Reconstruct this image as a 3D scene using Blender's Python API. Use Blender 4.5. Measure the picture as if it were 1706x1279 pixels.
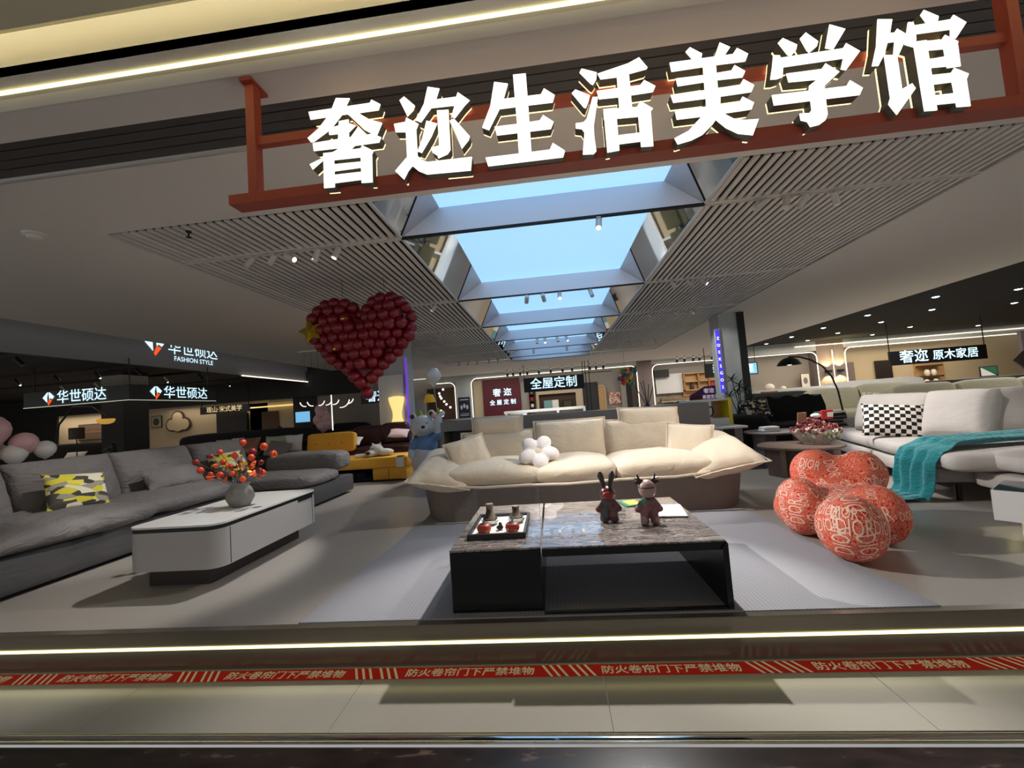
import bpy, bmesh, math, random
from mathutils import Vector, Matrix, noise, Euler
from mathutils.bvhtree import BVHTree
for o in list(bpy.data.objects):
    bpy.data.objects.remove(o, do_unlink=True)
SC = bpy.context.scene
COL = SC.collection
PI = math.pi
R = math.radians

# ------------------------------------------------------------------ camera
F_PX, PITCH, YAW, ROLL = 692.44, 0.0579692, 0.0894053, -0.0734653
cyw, syw, cp, sp, cr, sr = math.cos(YAW), math.sin(YAW), math.cos(PITCH), math.sin(PITCH), math.cos(ROLL), math.sin(ROLL)
fw = Vector((-syw * cp, cyw * cp, sp)); rt0 = Vector((cyw, syw, 0)); up0 = rt0.cross(fw)
rt = cr * rt0 + sr * up0; up = -sr * rt0 + cr * up0
cam = bpy.data.cameras.new('camera')
cam.sensor_fit = 'HORIZONTAL'; cam.sensor_width = 36.0; cam.lens = F_PX / 1706 * 36.0
cam.clip_start = 0.05; cam.clip_end = 200
camo = bpy.data.objects.new('camera', cam); COL.objects.link(camo)
camo.matrix_world = Matrix(((rt.x, up.x, -fw.x, 0), (rt.y, up.y, -fw.y, 0), (rt.z, up.z, -fw.z, 1.05), (0, 0, 0, 1)))
SC.camera = camo

# ------------------------------------------------------------------ world and exposure
w = bpy.data.worlds.new('world'); SC.world = w; w.use_nodes = True
w.node_tree.nodes['Background'].inputs[0].default_value = (0.95, 0.93, 0.9, 1)
w.node_tree.nodes['Background'].inputs[1].default_value = 0.62
vs = SC.view_settings
vs.view_transform = 'Standard'; vs.look = 'None'; vs.gamma = 1.0; vs.use_curve_mapping = False
vs.exposure = 0.0

def area(name, loc, size, power, color=(1, 1, 1), rot=(0, 0, 0), sy=None):
    l = bpy.data.lights.new(name, 'AREA'); l.energy = power; l.color = color
    l.shape = 'RECTANGLE'; l.size = size; l.size_y = sy or size
    o = bpy.data.objects.new(name, l); COL.objects.link(o); o.location = loc; o.rotation_euler = rot
    return o
WARM = (1.0, 0.86, 0.68); WHITE = (1.0, 0.96, 0.9); YEL = (1.0, 0.85, 0.5)
# the mall corridor's ceiling lights above and behind the camera, and the ceiling lights of the shops around; the left room's two are added fill
area('corridor_light', (0, -1.2, 3.3), 6, 40, WHITE, sy=1.5)
area('corridor_light', (-6, 0.2, 3.2), 3, 20, WHITE, sy=1.2)
area('corridor_light', (6, 0.2, 3.2), 3, 20, WHITE, sy=1.2)
area('left_room_fill', (-17, 13.75, 1.95), 3.6, 26, WARM, sy=0.4)  # unseen fill added behind the bulkhead to brighten the beige wall
area('left_room_fill', (-11.8, 13.2, 1.9), 3.0, 8, WARM, sy=0.15)  # second added fill, brightens the wall beside the niche
area('left_shop_light', (-12, 9.5, 2.45), 6, 60, WARM, sy=3)
area('back_shop_light', (-0.5, 17.2, 2.62), 6, 95, WHITE, sy=1.2)
area('back_shop_light', (6.0, 17.2, 2.62), 3, 75, WHITE, sy=1.2)
area('back_shop_light', (13, 17.2, 2.8), 8, 190, WARM, sy=1.5)
area('right_shop_light', (10, 10, 2.85), 5, 260, WHITE, sy=7)

# ------------------------------------------------------------------ materials
def s2l(c):
    c = c / 255.0
    return c / 12.92 if c <= 0.04045 else ((c + 0.055) / 1.055) ** 2.4
def rgb(c):
    return (s2l(c[0]), s2l(c[1]), s2l(c[2]), 1.0)
MATS = {}
def mat(name, c, rough=0.6, metal=0.0, emit=0.0, spec=None, bump=None, trans=0.0, coat=0.0, sheen=0.0, ec=None, alpha=None):
    m = bpy.data.materials.new(name); m.use_nodes = True
    nt = m.node_tree; b = nt.nodes['Principled BSDF']
    b.inputs['Base Color'].default_value = rgb(c)
    b.inputs['Roughness'].default_value = rough; b.inputs['Metallic'].default_value = metal
    if spec is not None: b.inputs['Specular IOR Level'].default_value = spec
    if emit:
        b.inputs['Emission Color'].default_value = rgb(ec or c); b.inputs['Emission Strength'].default_value = emit
    if trans: b.inputs['Transmission Weight'].default_value = trans
    if coat: b.inputs['Coat Weight'].default_value = coat
    if sheen: b.inputs['Sheen Weight'].default_value = sheen
    if alpha is not None: b.inputs['Alpha'].default_value = alpha
    if bump:
        sc, st, dist = bump
        tc = nt.nodes.new('ShaderNodeTexCoord'); n = nt.nodes.new('ShaderNodeTexNoise'); bp = nt.nodes.new('ShaderNodeBump')
        n.inputs['Scale'].default_value = sc; n.inputs['Detail'].default_value = 3
        bp.inputs['Strength'].default_value = st; bp.inputs['Distance'].default_value = dist
        nt.links.new(tc.outputs['Object'], n.inputs['Vector']); nt.links.new(n.outputs['Fac'], bp.inputs['Height']); nt.links.new(bp.outputs['Normal'], b.inputs['Normal'])
    MATS[name] = m
    return m
def nodes(m):
    return m.node_tree, m.node_tree.nodes['Principled BSDF']
def ramp(nt, stops, interp='LINEAR'):
    r = nt.nodes.new('ShaderNodeValToRGB'); r.color_ramp.interpolation = interp
    e = r.color_ramp.elements
    while len(e) > len(stops): e.remove(e[-1])
    while len(e) < len(stops): e.new(0.5)
    for k, (p, c) in enumerate(stops):
        e[k].position = p; e[k].color = rgb(c)
    return r
def tex(nt, kind, space='Object', scale=(1, 1, 1), rot=(0, 0, 0)):
    tc = nt.nodes.new('ShaderNodeTexCoord'); mp = nt.nodes.new('ShaderNodeMapping')
    mp.inputs['Scale'].default_value = scale; mp.inputs['Rotation'].default_value = rot
    t = nt.nodes.new('ShaderNodeTex' + kind)
    nt.links.new(tc.outputs[space], mp.inputs['Vector']); nt.links.new(mp.outputs['Vector'], t.inputs['Vector'])
    return t
def colour_from(m, t_out, stops, interp='LINEAR'):
    nt, b = nodes(m); r = ramp(nt, stops, interp)
    nt.links.new(t_out, r.inputs['Fac']); nt.links.new(r.outputs['Color'], b.inputs['Base Color'])
    return r

# ------------------------------------------------------------------ mesh builder
class MB:
    def __init__(self):
        self.v = []; self.f = []; self.m = []; self.M = Matrix()
    def add(self, vs_, fs, mi=0):
        o = len(self.v); M = self.M
        self.v += [tuple(M @ Vector(p)) for p in vs_]
        self.f += [tuple(i + o for i in f) for f in fs]; self.m += [mi] * len(fs)
        return self
    def box(self, x0, x1, y0, y1, z0, z1, mi=0):
        return self.add([(x0, y0, z0), (x1, y0, z0), (x1, y1, z0), (x0, y1, z0), (x0, y0, z1), (x1, y0, z1), (x1, y1, z1), (x0, y1, z1)],
                        [(0, 3, 2, 1), (4, 5, 6, 7), (0, 1, 5, 4), (1, 2, 6, 5), (2, 3, 7, 6), (3, 0, 4, 7)], mi)
    def rbox(self, x0, x1, y0, y1, z0, z1, r=0.02, seg=3, mi=0):
        bm = bmesh.new(); bmesh.ops.create_cube(bm, size=1)
        for v in bm.verts:
            v.co = Vector(((x0 + x1) / 2 + v.co.x * (x1 - x0), (y0 + y1) / 2 + v.co.y * (y1 - y0), (z0 + z1) / 2 + v.co.z * (z1 - z0)))
        bmesh.ops.bevel(bm, geom=bm.edges[:], offset=r, segments=seg, profile=0.5, affect='EDGES')
        bm.verts.index_update()
        self.add([tuple(v.co) for v in bm.verts], [tuple(v.index for v in f.verts) for f in bm.faces], mi); bm.free()
        return self
    def tube(self, pts, r, n=8, mi=0, caps=True):
        pts = [Vector(p) for p in pts]; k = len(pts)
        rs = r if isinstance(r, (list, tuple)) else [r] * k
        V, Fc = [], []; ref = None
        for i, p in enumerate(pts):
            t = (pts[min(i + 1, k - 1)] - pts[max(i - 1, 0)]).normalized()
            if ref is None:
                ref = Vector((0, 0, 1)) if abs(t.z) < 0.9 else Vector((1, 0, 0))
            a = t.cross(ref).normalized(); b = a.cross(t).normalized(); ref = b
            for j in range(n):
                an = 2 * PI * j / n
                V.append(tuple(p + (a * math.cos(an) + b * math.sin(an)) * rs[i]))
        for i in range(k - 1):
            for j in range(n):
                Fc.append((i * n + j, i * n + (j + 1) % n, (i + 1) * n + (j + 1) % n, (i + 1) * n + j))
        if caps:
            Fc.append(tuple(range(n - 1, -1, -1))); Fc.append(tuple((k - 1) * n + j for j in range(n)))
        return self.add(V, Fc, mi)
    def cyl(self, p0, p1, r0, r1=None, n=16, mi=0):
        return self.tube([p0, p1], [r0, r0 if r1 is None else r1], n, mi)
    def lathe(self, prof, c=(0, 0, 0), n=24, mi=0):
        V, Fc = [], []
        for (r, z) in prof:
            for j in range(n):
                a = 2 * PI * j / n
                V.append((c[0] + max(r, 1e-4) * math.cos(a), c[1] + max(r, 1e-4) * math.sin(a), c[2] + z))
        for i in range(len(prof) - 1):
            for j in range(n):
                Fc.append((i * n + j, i * n + (j + 1) % n, (i + 1) * n + (j + 1) % n, (i + 1) * n + j))
        Fc.append(tuple(range(n - 1, -1, -1))); Fc.append(tuple((len(prof) - 1) * n + j for j in range(n)))
        return self.add(V, Fc, mi)
    def ell(self, c, r, nu=20, nv=12, mi=0, M=None, e=1.0):
        if not isinstance(r, (list, tuple)): r = (r, r, r)
        sg = lambda x: math.copysign(abs(x) ** e, x)
        V, Fc = [], []
        for i in range(nv + 1):
            th = -PI / 2 + PI * i / nv
            for j in range(nu):
                ph = 2 * PI * j / nu
                q = Vector((r[0] * sg(math.cos(th)) * sg(math.cos(ph)), r[1] * sg(math.cos(th)) * sg(math.sin(ph)), r[2] * sg(math.sin(th))))
                if M is not None: q = M @ q
                V.append((c[0] + q.x, c[1] + q.y, c[2] + q.z))
        for i in range(nv):
            for j in range(nu):
                Fc.append((i * nu + j, i * nu + (j + 1) % nu, (i + 1) * nu + (j + 1) % nu, (i + 1) * nu + j))
        return self.add(V, Fc, mi)
    def prism(self, poly, axis, a0, a1, mi=0, side=None):
        n = len(poly)
        def P(p, a):
            return (p[0], a, p[1]) if axis == 'y' else ((p[0], p[1], a) if axis == 'z' else (a, p[0], p[1]))
        V = [P(p, a0) for p in poly] + [P(p, a1) for p in poly]
        self.add(V, [tuple(range(n)), tuple(range(2 * n - 1, n - 1, -1))], mi)
        o = len(self.v) - 2 * n
        S = [(i, (i + 1) % n, n + (i + 1) % n, n + i) for i in range(n)]
        self.f += [tuple(i + o for i in f) for f in S]; self.m += [mi if side is None else side] * n
        return self
    def grid(self, fn, nu, nv, mi=0, wrap=False):
        V = [tuple(fn(i / nu, j / nv)) for i in range(nu + 1) for j in range(nv + 1)]
        Fc = [(i * (nv + 1) + j, (i + 1) * (nv + 1) + j, (i + 1) * (nv + 1) + j + 1, i * (nv + 1) + j + 1) for i in range(nu) for j in range(nv)]
        return self.add(V, Fc, mi)
    # pillow lying in the local xy plane, centre at the origin: w x d outline, h thick, sewn flange of width fl
    def pillow(self, w_, d, h, fl=0.0, n=18, seed=0, wr=0.006, pin=0.06, ex=0.5, mi=0, sc=7.0):
        def P(u, v, s):
            a = 2 * u - 1; b = 2 * v - 1
            k = 1 - pin * (1 - b * b) * abs(a) ** 3; k2 = 1 - pin * (1 - a * a) * abs(b) ** 3
            x = a * w_ / 2 * k; y = b * d / 2 * k2
            t = ((1 - abs(a) ** 2.6) * (1 - abs(b) ** 2.6))
            z = h / 2 * max(t, 0) ** ex
            nz = noise.noise(Vector((x * sc + seed * 3.1, y * sc * 0.55 - seed, s * 2.0))) + 0.6 * noise.noise(Vector((x * sc * 2.3 - seed, y * sc * 1.3, s * 2.0 + seed)))
            return Vector((x, y, s * (z + nz * wr * min(1, 6 * t))))
        self.grid(lambda u, v: P(u, v, 1), n, n, mi); self.grid(lambda u, v: P(1 - u, v, -1), n, n, mi)
        if fl:
            m = 20
            ring = []
            for k in range(4 * m):
                e, t = divmod(k, m); t /= m
                u, v = ((t, 0), (1, t), (1 - t, 1), (0, 1 - t))[e]
                ring.append((u, v))
            V = []
            for (u, v) in ring:
                p = P(u, v, 1); a = 2 * u - 1; b = 2 * v - 1
                q = Vector((p.x + (fl if a > 0.98 else -fl if a < -0.98 else 0), p.y + (fl if b > 0.98 else -fl if b < -0.98 else 0), 0))
                wv = 0.35 * fl * noise.noise(Vector((u * 9 + seed, v * 9, 1.7)))
                V += [tuple(p + Vector((0, 0, 0.006))), tuple(q + Vector((0, 0, 0.004 + wv))), tuple(q + Vector((0, 0, -0.004 + wv))), tuple(p - Vector((0, 0, 0.006)))]
            N = 4 * m; Fc = []
            for k in range(N):
                a0 = 4 * k; b0 = 4 * ((k + 1) % N)
                for q in range(3):
                    Fc.append((a0 + q, a0 + q + 1, b0 + q + 1, b0 + q))
            self.add(V, Fc, mi)
        return self
    # soft box cushion: superellipsoid with wrinkles, centre at the origin
    def puff(self, w_, d, h, e1=0.35, e2=0.3, nu=40, nv=18, seed=0, wr=0.008, sc=6.0, mi=0, crown=0.0):
        sg = lambda x, e: math.copysign(abs(x) ** e, x)
        V, Fc = [], []
        for i in range(nv + 1):
            th = -PI / 2 + PI * i / nv
            for j in range(nu):
                ph = 2 * PI * j / nu
                x = w_ / 2 * sg(math.cos(th), e1) * sg(math.cos(ph), e2); y = d / 2 * sg(math.cos(th), e1) * sg(math.sin(ph), e2); z = h / 2 * sg(math.sin(th), e1)
                if z > 0 and crown: z += crown * (1 - (2 * x / w_) ** 2) * (1 - (2 * y / d) ** 2)
                nn = Vector((x / w_ ** 2, y / d ** 2, z / h ** 2)).normalized()
                q = noise.noise(Vector((x * sc + seed * 5.3, y * sc * 0.6, z * sc - seed))) + 0.5 * noise.noise(Vector((x * sc * 2.2, y * sc * 2.2 + seed, z * sc * 2)))
                V.append(tuple(Vector((x, y, z)) + nn * q * wr))
        for i in range(nv):
            for j in range(nu):
                Fc.append((i * nu + j, i * nu + (j + 1) % nu, (i + 1) * nu + (j + 1) % nu, (i + 1) * nu + j))
        return self.add(V, Fc, mi)
    def text(self, body, M, size, bold=0.0, extrude=0.0, align='CENTER', mi=0):
        c = bpy.data.curves.new('t', 'FONT'); c.body = body; c.size = size; c.extrude = extrude
        c.align_x = align; c.align_y = 'CENTER'; c.resolution_u = 2
        o = bpy.data.objects.new('t', c); COL.objects.link(o)
        dg = bpy.context.evaluated_depsgraph_get(); me = bpy.data.meshes.new_from_object(o.evaluated_get(dg))
        S = self.M
        for k, (dx, dy) in enumerate(((0, 0),) if bold <= 0 else ((bold, bold), (-bold, bold), (bold, -bold), (-bold, -bold))):   # heavier strokes
            self.M = S @ M @ Matrix.Translation((dx, dy, 0.0002 * k))
            self.add([tuple(v.co) for v in me.vertices], [tuple(p.vertices) for p in me.polygons], mi)
        self.M = S
        bpy.data.objects.remove(o, do_unlink=True); bpy.data.curves.remove(c); bpy.data.meshes.remove(me)
        return self
    def blob(self, parts, voxel=0.01, smooth=4, mi=0):
        t = MB()
        for p in parts:
            if p[0] == 'e': t.ell(p[1], p[2], 16, 10, M=(Euler([R(a) for a in p[3]]).to_matrix() if len(p) > 3 else None))
            else:
                n = 6; a, b = Vector(p[1]), Vector(p[3]); t.tube([a.lerp(b, k / n) for k in range(n + 1)], [p[2] + (p[4] - p[2]) * k / n for k in range(n + 1)], 12)
                t.ell(p[1], p[2], 12, 8); t.ell(p[3], p[4], 12, 8)
        me = bpy.data.meshes.new('b'); me.from_pydata(t.v, [], t.f); me.update()
        o = bpy.data.objects.new('b', me); COL.objects.link(o)
        md = o.modifiers.new('r', 'REMESH'); md.mode = 'VOXEL'; md.voxel_size = voxel
        if smooth:
            sm = o.modifiers.new('s', 'SMOOTH'); sm.iterations = smooth; sm.factor = 0.5
        dg = bpy.context.evaluated_depsgraph_get(); m2 = bpy.data.meshes.new_from_object(o.evaluated_get(dg))
        self.add([tuple(v.co) for v in m2.vertices], [tuple(p.vertices) for p in m2.polygons], mi)
        bpy.data.objects.remove(o, do_unlink=True); bpy.data.meshes.remove(me); bpy.data.meshes.remove(m2)
        return self
    def build(self, name, mats, parent=None, angle=40, smooth=True):
        me = bpy.data.meshes.new(name); me.from_pydata(self.v, [], self.f); me.update()
        if not isinstance(mats, (list, tuple)): mats = [mats]
        for m in mats: me.materials.append(MATS[m] if isinstance(m, str) else m)
        me.polygons.foreach_set('material_index', self.m)
        bm = bmesh.new(); bm.from_mesh(me); bmesh.ops.remove_doubles(bm, verts=bm.verts, dist=1e-5)
        bmesh.ops.recalc_face_normals(bm, faces=bm.faces); bm.to_mesh(me); bm.free()
        if smooth:
            me.shade_smooth(); me.set_sharp_from_angle(angle=R(angle))
        o = bpy.data.objects.new(name, me); COL.objects.link(o)
        if parent is not None: o.parent = parent
        return o

def T(x=0, y=0, z=0, rx=0, ry=0, rz=0, s=1):
    return Matrix.Translation((x, y, z)) @ Euler((R(rx), R(ry), R(rz))).to_matrix().to_4x4() @ Matrix.Scale(s, 4)
def frame(o, x, y):
    x = Vector(x).normalized(); y = Vector(y).normalized(); z = x.cross(y)
    return Matrix(((x.x, y.x, z.x, o[0]), (x.y, y.y, z.y, o[1]), (x.z, y.z, z.z, o[2]), (0, 0, 0, 1)))
def tag(o, label, cat, group=None):
    o['label'] = label; o['category'] = cat
    if group: o['group'] = group
    return o
def thing(name, label, cat, loc=(0, 0, 0), rz=0, group=None, rx=0, ry=0):
    o = bpy.data.objects.new(name, None); COL.objects.link(o); o.empty_display_size = 0.1
    o.location = loc; o.rotation_euler = (R(rx), R(ry), R(rz))
    return tag(o, label, cat, group)
def struct(name, mb, mats, smooth=False):
    o = mb.build(name, mats, smooth=smooth); o['kind'] = 'structure'
    return o
def kids(o):
    return [c for c in bpy.data.objects if c.parent is o]
def dup(root, loc, rz, label, group=None):
    r = root.copy(); COL.objects.link(r); r.location = loc; r.rotation_euler = (0, 0, R(rz)); r['label'] = label
    if group: r['group'] = group
    for ch in kids(root):
        c = ch.copy(); COL.objects.link(c); c.parent = r
        for g in kids(ch):
            d = g.copy(); COL.objects.link(d); d.parent = c
    return r
ORD = ['first', 'second', 'third', 'fourth', 'fifth', 'sixth', 'seventh', 'eighth', 'ninth', 'tenth']
rnd = random.Random(7)

# ------------------------------------------------------------------ material library
mat('stage_floor', (160, 153, 146), 0.35, bump=(3, 0.03, 0.01))
mat('walk_floor', (160, 155, 145), 0.2)
mat('dark_floor', (38, 30, 28), 0.25)
m = MATS['dark_floor']; nt, b = nodes(m); t = tex(nt, 'Noise', scale=(2, 6, 1)); t.inputs['Scale'].default_value = 4; t.inputs['Detail'].default_value = 8
colour_from(m, t.outputs['Fac'], [(0.3, (24, 18, 17)), (0.62, (44, 34, 32)), (0.72, (92, 78, 70))])
mat('riser', (120, 112, 100), 0.18, metal=0.55)
mat('chrome', (205, 205, 205), 0.08, metal=1)
mat('ceiling_white', (226, 220, 214), 0.85)
mat('slat_grey', (222, 216, 211), 0.5)
mat('void_dark', (9, 9, 9), 0.9)
mat('shutter', (72, 68, 68), 0.5)
mat('track_grey', (215, 210, 206), 0.5)
mat('cream_ceiling', (215, 208, 180), 0.8)
mat('sky_panel', (158, 208, 250), 0.5, emit=1.0)
mat('beam', (238, 236, 244), 0.45)
mat('mirror', (215, 218, 220), 0.03, metal=1)
mat('led_yellow', (255, 245, 170), 0.5, emit=2.6)
mat('led_white', (255, 240, 215), 0.5, emit=1.6)
mat('fascia_grey', (135, 135, 137), 0.7)
mat('fascia_dark', (50, 49, 49), 0.8)
mat('black', (14, 14, 15), 0.5)
mat('black_metal', (26, 26, 28), 0.4, metal=0.4)
mat('pillar_grey', (176, 182, 182), 0.5)
mat('wall_warm', (200, 182, 150), 0.8)
mat('wall_beige', (188, 170, 140), 0.8)
mat('wall_taupe', (125, 112, 108), 0.8)
mat('wall_greige', (160, 152, 142), 0.8)
mat('maroon', (88, 22, 36), 0.6)
mat('wood_light', (190, 150, 100), 0.5)
mat('wood_dark', (70, 48, 34), 0.5)
mat('white', (225, 222, 216), 0.5)
mat('white_gloss', (222, 220, 218), 0.2)
mat('sign_red', (168, 72, 50), 0.5, bump=(25, 0.2, 0.01))
mat('letter_face', (255, 252, 238), 0.4, emit=1.35)
mat('letter_side', (98, 96, 84), 0.5)
mat('letter_glow', (255, 235, 175), 0.4, emit=1.6)
mat('text_blue', (205, 240, 255), 0.5, emit=1.25)
mat('text_white', (245, 245, 240), 0.5, emit=0.9)
mat('text_warm', (255, 225, 170), 0.5, emit=0.8)
mat('text_orange', (255, 85, 30), 0.5, emit=1.0)
mat('tape_red', (206, 42, 34), 0.7, spec=0.1)
mat('tape_white', (245, 236, 218), 0.7, spec=0.1)
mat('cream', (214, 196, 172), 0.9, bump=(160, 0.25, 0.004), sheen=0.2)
mat('cream_shaded', (118, 106, 98), 0.9, bump=(160, 0.25, 0.004))  # darker copy of the cream fabric, the base's backlit shade put into its colour
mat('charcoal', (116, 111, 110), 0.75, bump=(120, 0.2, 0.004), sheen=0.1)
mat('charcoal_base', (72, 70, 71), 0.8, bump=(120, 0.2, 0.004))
mat('grey_fabric', (184, 176, 171), 0.9, bump=(150, 0.25, 0.004), sheen=0.1)
mat('fluff_white', (232, 222, 218), 1.0, bump=(90, 0.6, 0.01), sheen=0.4)
mat('teal', (22, 120, 128), 0.95, bump=(110, 0.6, 0.01), sheen=0.3)
mat('rug', (150, 148, 152), 0.95)
m = MATS['rug']; nt, b = nodes(m); t = tex(nt, 'Checker', scale=(1, 1, 1), rot=(0, 0, R(45))); t.inputs['Scale'].default_value = 70
t.inputs['Color1'].default_value = rgb((156, 155, 160)); t.inputs['Color2'].default_value = rgb((140, 139, 145)); nt.links.new(t.outputs['Color'], b.inputs['Base Color'])
bp = nt.nodes.new('ShaderNodeBump'); bp.inputs['Distance'].default_value = 0.003; nt.links.new(t.outputs['Fac'], bp.inputs['Height']); nt.links.new(bp.outputs['Normal'], b.inputs['Normal'])
mat('marble', (110, 100, 98), 0.05, coat=0.7, spec=0.8)
m = MATS['marble']; nt, b = nodes(m); t = tex(nt, 'Noise', scale=(1.6, 6.5, 1), rot=(0, 0, R(-9)))
t.inputs['Scale'].default_value = 2.6; t.inputs['Detail'].default_value = 10; t.inputs['Roughness'].default_value = 0.68; t.inputs['Distortion'].default_value = 1.1
colour_from(m, t.outputs['Fac'], [(0.30, (34, 28, 30)), (0.42, (92, 83, 82)), (0.48, (150, 141, 136)), (0.53, (58, 50, 52)), (0.60, (172, 164, 158)), (0.66, (84, 75, 75)), (0.75, (130, 121, 118))])
mat('table_black', (16, 16, 19), 0.25)
mat('acrylic', (120, 125, 125), 0.15, alpha=0.03, spec=0.1)
mat('acrylic_edge', (90, 90, 85), 0.2)
mat('lacquer', (178, 174, 172), 0.22, coat=0.3)
mat('ceramic_top', (222, 220, 218), 0.12)
mat('dark_brown', (44, 34, 32), 0.35)
mat('stone', (120, 118, 114), 0.75, bump=(40, 0.3, 0.01))
mat('berry', (205, 62, 32), 0.35)
mat('berry_deep', (128, 24, 22), 0.4)
mat('petal_orange', (235, 92, 45), 0.5)
mat('leaf_yellow', (240, 195, 60), 0.6)
mat('stem', (70, 62, 40), 0.7)
mat('leaf', (40, 66, 44), 0.6)
mat('balloon_red', (116, 4, 22), 0.3)
mat('gold', (205, 170, 40), 0.15, metal=0.9)
mat('balloon_pink', (222, 178, 180), 0.3)
mat('balloon_white', (225, 220, 216), 0.35)
mat('yellow_fabric', (238, 176, 62), 0.85, bump=(120, 0.2, 0.004))
mat('brown_leather', (66, 34, 36), 0.35, bump=(60, 0.15, 0.004))
mat('dark_fabric', (26, 25, 27), 0.9)
mat('olive', (70, 66, 46), 0.9)
mat('sage', (172, 176, 146), 0.9)
mat('tan_leather', (150, 104, 80), 0.35)
mat('pink', (235, 205, 205), 0.8)
mat('plush', (232, 224, 208), 1.0, bump=(80, 0.5, 0.01), sheen=0.3)
mat('bear_grey', (206, 206, 208), 0.35, coat=0.2)
mat('bear_blue', (98, 134, 180), 0.4)
mat('bear_pants', (204, 202, 202), 0.4)
mat('lime', (150, 165, 60), 0.5)
mat('lamp_glow', (255, 222, 140), 0.6, emit=0.95)
mat('lamp_dim', (225, 170, 75), 0.6, emit=0.55)
mat('bulb', (255, 250, 240), 0.5, emit=3.0)
mat('bulb_soft', (255, 246, 230), 0.5, emit=1.2)
mat('downlight', (215, 240, 255), 0.5, emit=9.0)
mat('purple', (120, 60, 225), 0.5, emit=0.75)
mat('violet', (70, 60, 225), 0.5, emit=0.75)
mat('screen_blue', (120, 190, 235), 0.5, emit=0.85)
mat('black_velvet', (9, 9, 10), 0.95)
mat('olive_beige', (190, 184, 160), 0.9, bump=(120, 0.2, 0.004))
mat('panel_grey', (128, 122, 120), 0.8, bump=(60, 0.3, 0.004))
mat('yellow_paint', (235, 215, 40), 0.5)
mat('red', (190, 35, 38), 0.5)
mat('green', (30, 105, 70), 0.5)
mat('paper', (235, 228, 215), 0.8)
mat('spot_white', (205, 202, 198), 0.4)
m = mat('chair_red', (206, 44, 22), 0.55); nt, b = nodes(m)
t = tex(nt, 'Noise'); t.inputs['Scale'].default_value = 17; t.inputs['Detail'].default_value = 0.5; t.inputs['Distortion'].default_value = 1.6
st = [(0.0, (206, 42, 22))]
for k in range(7):
    p = 0.24 + 0.075 * k; st += [(p, (200, 34, 14) if k % 2 else (216, 48, 20)), (p + 0.006, (246, 172, 138)), (p + 0.026, (246, 172, 138)), (p + 0.032, (206, 44, 22))]
cr_ = ramp(nt, st); nt.links.new(t.outputs['Fac'], cr_.inputs['Fac']); nt.links.new(cr_.outputs['Color'], b.inputs['Base Color'])
mat('chair_white', (248, 206, 184), 0.6)
def camo(name, cols, scale, stretch=(1, 1, 1), rough=0.8):
    m = mat(name, cols[0], rough); nt, b = nodes(m)
    t = tex(nt, 'Voronoi', scale=stretch); t.inputs['Scale'].default_value = scale
    sep = nt.nodes.new('ShaderNodeSeparateColor'); nt.links.new(t.outputs['Color'], sep.inputs['Color'])
    n = len(cols); colour_from(m, sep.outputs['Red'], [(k / n, c) for k, c in enumerate(cols)], 'CONSTANT')
camo('yellow_print', [(226, 212, 60), (238, 232, 205), (70, 62, 58), (226, 212, 60), (165, 160, 140), (238, 226, 90), (80, 74, 66)], 11, (1, 2.2, 1))
camo('floral_dark', [(16, 16, 16), (22, 22, 24), (200, 195, 170), (16, 16, 16), (95, 85, 90), (170, 150, 110)], 26)
camo('floral_light', [(225, 224, 205), (225, 224, 205), (120, 130, 90), (225, 224, 205), (160, 165, 130)], 30)
camo('rabbit_paint', [(66, 40, 42), (96, 34, 38), (52, 46, 50), (46, 58, 54), (84, 60, 58), (60, 42, 50)], 26, rough=0.3)
camo('deer_paint', [(150, 112, 112), (108, 60, 66), (50, 84, 74), (118, 72, 76), (96, 52, 58)], 18, rough=0.3)
camo('bouquet_mix', [(120, 36, 48), (165, 70, 78), (90, 24, 36), (200, 160, 140), (140, 50, 60)], 60)
camo('brown_mix', [(70, 56, 44), (110, 95, 80), (50, 40, 34), (90, 72, 50)], 20)
m = mat('checker', (20, 20, 20), 0.9); nt, b = nodes(m); t = tex(nt, 'Checker', scale=(1, 1, 0)); t.inputs['Scale'].default_value = 23; [n for n in nt.nodes if n.type == 'MAPPING'][0].inputs['Location'].default_value = (0.3, 0.3, 0.02)
t.inputs['Color1'].default_value = rgb((15, 14, 14)); t.inputs['Color2'].default_value = rgb((232, 222, 214)); nt.links.new(t.outputs['Color'], b.inputs['Base Color'])
mat('jar_orange', (170, 56, 32), 0.35)
mat('deer_pink', (158, 128, 124), 0.35)
mat('dark_navy', (30, 36, 62), 0.8)
mat('table_brown', (122, 102, 90), 0.45)
mat('tulle', (222, 208, 200), 0.9)
mat('dark_glass', (40, 46, 48), 0.06)
mat('screen_teal', (120, 160, 160), 0.5)
mat('sign_black', (10, 12, 14), 0.4)
mat('yellow_lamp', (225, 170, 40), 0.5, emit=0.15)
mat('wood_mid', (160, 118, 72), 0.5)
mat('purple_board', (72, 40, 100), 0.6)
mat('sofa_green', (70, 78, 66), 0.9)
mat('tan_orange', (150, 80, 50), 0.8)
mat('lamp_warm', (255, 220, 160), 0.6, emit=0.7)
mat('picture_brown', (96, 76, 58), 0.8)
mat('led_dim', (230, 240, 220), 0.5, emit=0.6)
camo('bouquet_print', [(235, 225, 205), (190, 60, 55), (235, 225, 205), (200, 90, 80), (225, 205, 190)], 22)
mat('text_added_glow', (225, 205, 225), 0.5, emit=0.35)  # faint glow added so the unlit standee's characters show
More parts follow.
